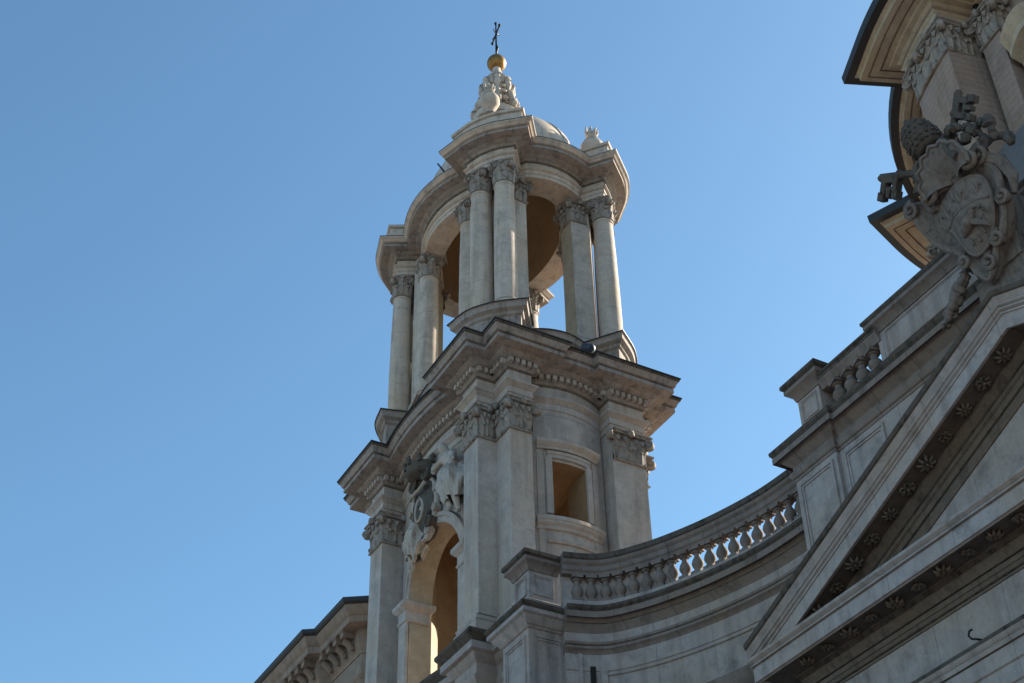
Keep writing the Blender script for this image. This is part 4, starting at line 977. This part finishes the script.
# cords, tassels and leafy swags behind the shield
m = MB()
for s_, pts in ((-1, [(-.1, 3.0), (-.45, 2.95), (-.35, 2.6), (-.55, 2.4), (-.3, 2.2)]), (1, [(.45, 3.1), (.8, 3.25), (1.1, 3.0), (1.4, 2.95), (1.62, 2.75), (1.55, 2.45), (1.75, 2.25)]), (1, [(.5, 3.05), (.9, 2.8), (1.15, 2.95), (1.3, 2.6), (1.2, 2.35)])):
    P_ = [T(x, .1 + .08 * sin(i * 1.7), z) for i, (x, z) in enumerate(pts)]; P_ = catmull(P_, 5)
    m.tube(P_, [.085 + .04 * sin(i * 1.3) for i in range(len(P_))], 7)
    for i in range(0, len(P_), 2): m.ball((P_[i][0] + random.uniform(-.08, .08), P_[i][1] - .06, P_[i][2] + random.uniform(-.08, .08)), random.uniform(.07, .13), 7, .28)
m.ball(T(1.8, .1, 2.2), (.12, .12, .2), 9, .2)
m.build('cord_with_tassels', M['arms_black'], big, 60)
m = MB(); GP = [(-.52, .60), (-.60, .48), (-.72, .38), (-.86, .24), (-1.0, .08), (-1.2, -.05), (-1.4, -.2)]
GP = catmull(GP, 4)
for i, (x, z) in enumerate(GP):
    rr = .12 * sin(pi * (i + 2) / (len(GP) + 4)) + .03
    for j in range(3): m.ball((x + random.uniform(-.05, .05), -.02 - .12 + random.uniform(-.1, .05), z + random.uniform(-.05, .05)), rr * random.uniform(.6, .95), 8, .15)
m.tube([(-.45, .0, .72), (-.1, -.02, .35), (0, 0, 0)], [.12, .12, .1], 8)
m.build('fruit_garland', AR, big, 60)
m = MB(); m.box((-.55, .05, -.75), (1.1, .95, .3)); m.box((.0, .0, .2), (.8, .8, 2.0)); m.tube([(.35, .3, 1.5), (.35, -.2, 2.6), (.3, -.55, 3.1)], [.35, .3, .2], 8)
m.ball((1.6, .1, .55), (.3, .25, .55), 10, .2); m.ball((1.75, .1, 1.0), (.22, .2, .3), 10, .2)
m.build('support_block', AR, big)

# ------------------------------------------------------------------ dome drum
DX, DY = -15.05, 32.7
dome = empty('dome', (DX, DY, 0)); tag(dome, 'great round dome drum with jutting cornices and pilasters rising behind the attic', 'dome')
def pol(r_, a): return (r_ * cos(radians(a)), r_ * sin(radians(a)))
def ring(r_, n=120): return ellipse(r_, r_, n)
DM, DC = M['dome'], M['domecorn']
m = MB(); m.lathe([(8.3, 21), (8.3, 33.7)], n=120); drum = m.build('drum_wall', DM, dome)
m = MB(); m.lathe([(9.9, 21), (9.9, 26.6), (9.8, 26.8), (9.3, 28.4), (8.4, 29.3), (8.3, 29.3)], n=96); m.build('lead_skirt', M['roof'], dome)
DENT = [(-0.1, 33.55), (0.02, 33.55), (0.02, 33.68), (0.07, 33.7), (0.07, 33.82), (0.13, 33.86), (0.15, 33.9, 1), (0.04, 33.92), (0.04, 34.06, 1), (0.12, 34.1), (0.2, 34.18, 1), (0.2, 34.2), (0.34, 34.24), (0.36, 34.28), (0.42, 34.3), (0.50, 34.305), (0.50, 34.36, 1), (0.56, 34.36, 1), (0.56, 34.31), (0.78, 34.315), (0.78, 34.36, 1), (0.83, 34.36, 1), (0.83, 34.32), (0.95, 34.34), (0.97, 34.345), (1.0, 34.35), (1.0, 34.5), (1.05, 34.53), (1.15, 34.62), (1.24, 34.7), (1.26, 34.75), (-0.5, 34.82)]
m = MB(); sweep(m, ring(8.32), DENT, True); dc = m.build('drum_cornice', [DC, DM], dome)
m = MB(); flashing(m, ring(8.32), 1.25, 34.74, 0.2, True)
def dblock(a0, a1, r_=9.72): return [pol(8.0, a0)] + [pol(r_, a0 + (a1 - a0) * k / 8) for k in range(9)] + [pol(8.0, a1)]
BLKS = [(-113.2, -102), (-169, -159), (-78, -66.8), (-21, -11), (-214, -203), (-258, -247), (36, 46)]
m.build('lead_flashing', M['lead'], dc)
for a0, a1 in BLKS:
    p = dblock(a0, a1); m = MB(); sweep(m, p, [(q[0], q[1] + .004) + q[2:] for q in DENT], True); q = m.build('cornice_block', [DC, DM], dome)
    m = MB(); flashing(m, p, 1.25, 34.745, 0.2, True); m.build('lead_flashing', M['lead'], q)
for a0, a1 in BLKS[:4]:
    p = dblock(a0, a1, 9.66); mm = MB(); sweep(mm, p, [(0.1, 24), (0.1, 29.8), (0, 29.9), (0, 32.45)], True); ps = mm.build('drum_pilaster', DM, dome)
    mm = MB()
    q = [pol(8.45, a0 + 0.6), pol(9.66, a0), pol(9.7, (a0 + a1) / 2), pol(9.66, a1), pol(8.45, a1 - .6)]
    capital(mm, q, 32.4, 33.56, False, path_corners(q)); mm.build('capital', M['capital'], ps, 50)
for a0 in (-117.5, -155.5, -98):
    p = [pol(8.2, a0 - 2.5), pol(8.75, a0 - 2.4), pol(8.75, a0 + 2.4), pol(8.2, a0 + 2.5)]; mm = MB(); sweep(mm, p, [(0, 24), (0, 32.45)], True); ps = mm.build('drum_pilaster', DM, dome)
    mm = MB(); capital(mm, p, 32.4, 33.56, False, path_corners(p)); mm.build('capital', M['capital'], ps, 50)
for ca in (-90, -136):
    wp = [pol(8.3, ca - 8)] + [pol(8.32, ca - 7 + 14 * k / 10) for k in range(11)] + [pol(8.3, ca + 8)]
    hp = [pol(8.32, ca - 4.6 + 9.2 * k / 12) for k in range(13)]
    mm = MB(); sweep(mm, hp, [(-.1, 26.5), (0.06, 26.5), (.06, 30.6), (-.1, 30.6)]); win = mm.build('drum_window', M['void'], dome)
    mm = MB(); rows = []
    for d, z in ((0, 30.75), (.15, 30.8), (.2, 31.0), (.55, 31.1), (.55, 31.3), (.75, 31.55), (.78, 31.62), (0, 31.7)):
        rows.append([(x, y, z + .55 * (1 - (2 * k / 12 - 1) ** 2)) for k, (x, y) in enumerate(offset(hp, d, False))])
    mm.quadgrid(rows); mm.add([r_[0] for r_ in rows], [tuple(range(8))]); mm.add([r_[-1] for r_ in rows], [tuple(range(8))])
    sweep(mm, [pol(8.32, ca - 4.6), pol(8.32, ca - 3.7)], [(0, 26.5), (.2, 26.5), (.2, 30.8), (0, 30.8)]); sweep(mm, [pol(8.32, ca + 3.7), pol(8.32, ca + 4.6)], [(0, 26.5), (.2, 26.5), (.2, 30.8), (0, 30.8)])
    mm.build('window_hood', DC, win)
mm = MB(); q = pol(8.62, -99.6); mm.tube([(q[0], q[1], 24), (q[0], q[1], 34.2)], .085, 8); mm.build('drainpipe', M['iron'], dome)
m = MB(); m.lathe([(8.6, 34.7), (8.6, 36.2), (8.3, 36.3), (8.1, 38.5), (7.5, 41), (6.3, 43.6), (4.5, 45.8), (2.4, 47.2), (1.6, 47.5)], n=96); m.build('dome_shell', M['roof'], dome)
m = MB(); m.lathe([(1.7, 47.3), (1.7, 47.8), (1.3, 48), (1.3, 51), (1.7, 51.2), (1.7, 51.5), (1.0, 52.3), (.3, 53), (.2, 54)], n=32); m.build('lantern', DC, dome)

# ------------------------------------------------------------------ palace beyond the tower
pal = empty('palace', (0, 0, 0)); tag(pal, 'brown palace corner with black gutter and bracketed cornice, low down behind the tower', 'palace')
PX, PY, PZ = -49.7, 20.5, 31.7
pa = [(-75, 40), (-75, PY - .55 + .0), (-54.3, PY - .55), (-54.3, PY + .0), (PX - .0, PY), (PX, 40)]
pa = [(-76, 40), (-76, PY + .53), (-53.7, PY + .53), (-53.42, PY + .95), (PX - .75, PY + .95), (PX + .35, PY + 2.6), (PX + .35, 40)]
m = MB(); sweep(m, pa, [(0, 0), (0, 28.6), (0.06, 28.65), (0.1, 28.75), (0, 28.8), (0, 29.75)], True); pw = m.build('wall', M['palace'], pal)
m = MB(); frame(m, (-53.0, PY + .95), (PX - 1.2, PY + .95), 26.5, 28.4, 0, .14, .06); frame(m, (-60, PY + .53), (-54.3, PY + .53), 26.5, 28.4, 0, .14, .06); m.build('wall_panel', M['palace'], pw)
m = MB(); sweep(m, pa, [(-.2, 29.7), (.04, 29.7), (.06, 29.85), (.12, 29.95), (.2, 30.1), (.22, 30.7), (.75, 30.72), (.78, 30.7), (.8, 30.98), (.9, 31.05), (1.02, 31.3), (1.05, 31.4), (-.4, 31.5)], True); pc = m.build('cornice', M['palace'], pal)
m = MB(); sweep(m, pa, [(.98, 31.38), (1.1, 31.38), (1.18, 31.45), (1.2, 31.62), (1.1, 31.66), (-.6, 31.75)], True); m.build('gutter', M['lead'], pc)
m = MB(); m.add([(-77.2, 18.6, 31.7), (PX, 18.6, 31.7), (PX, 41, 31.7), (-77, 41, 31.7), (-70, 29, 34), (-56, 29, 34)], [(0, 1, 5, 4), (1, 2, 5), (2, 3, 4, 5), (3, 0, 4)]); 
pm = None
def modillion(x, y, rz_):
    global pm
    if pm is None:
        b_ = MB(); b_.box((-.16, -.52, .3), (.16, .02, .55)); b_.tube([(0, -.42, .2), (0, -.22, .1), (0, .0, -.12)], [.12, .15, .14], 8); b_.box((-.2, -.56, .52), (.2, .02, .6))
        pm = b_.build('modillion', M['palace'], pc); o = pm
    else: o = pm.copy(); COL.objects.link(o); o.parent = pc
    o.location = (x, y, 30.12); o.rotation_euler = (0, 0, rz_)
x = PX - 1.2
while x > -53.2: modillion(x, PY + .75, 0); x -= .72
x = -53.95
while x > -66: modillion(x, PY + .33, 0); x -= .72
for t_ in (.45, 1.2): modillion(PX - .75 + t_ * .55, PY + .95 + t_ * .83, radians(56))
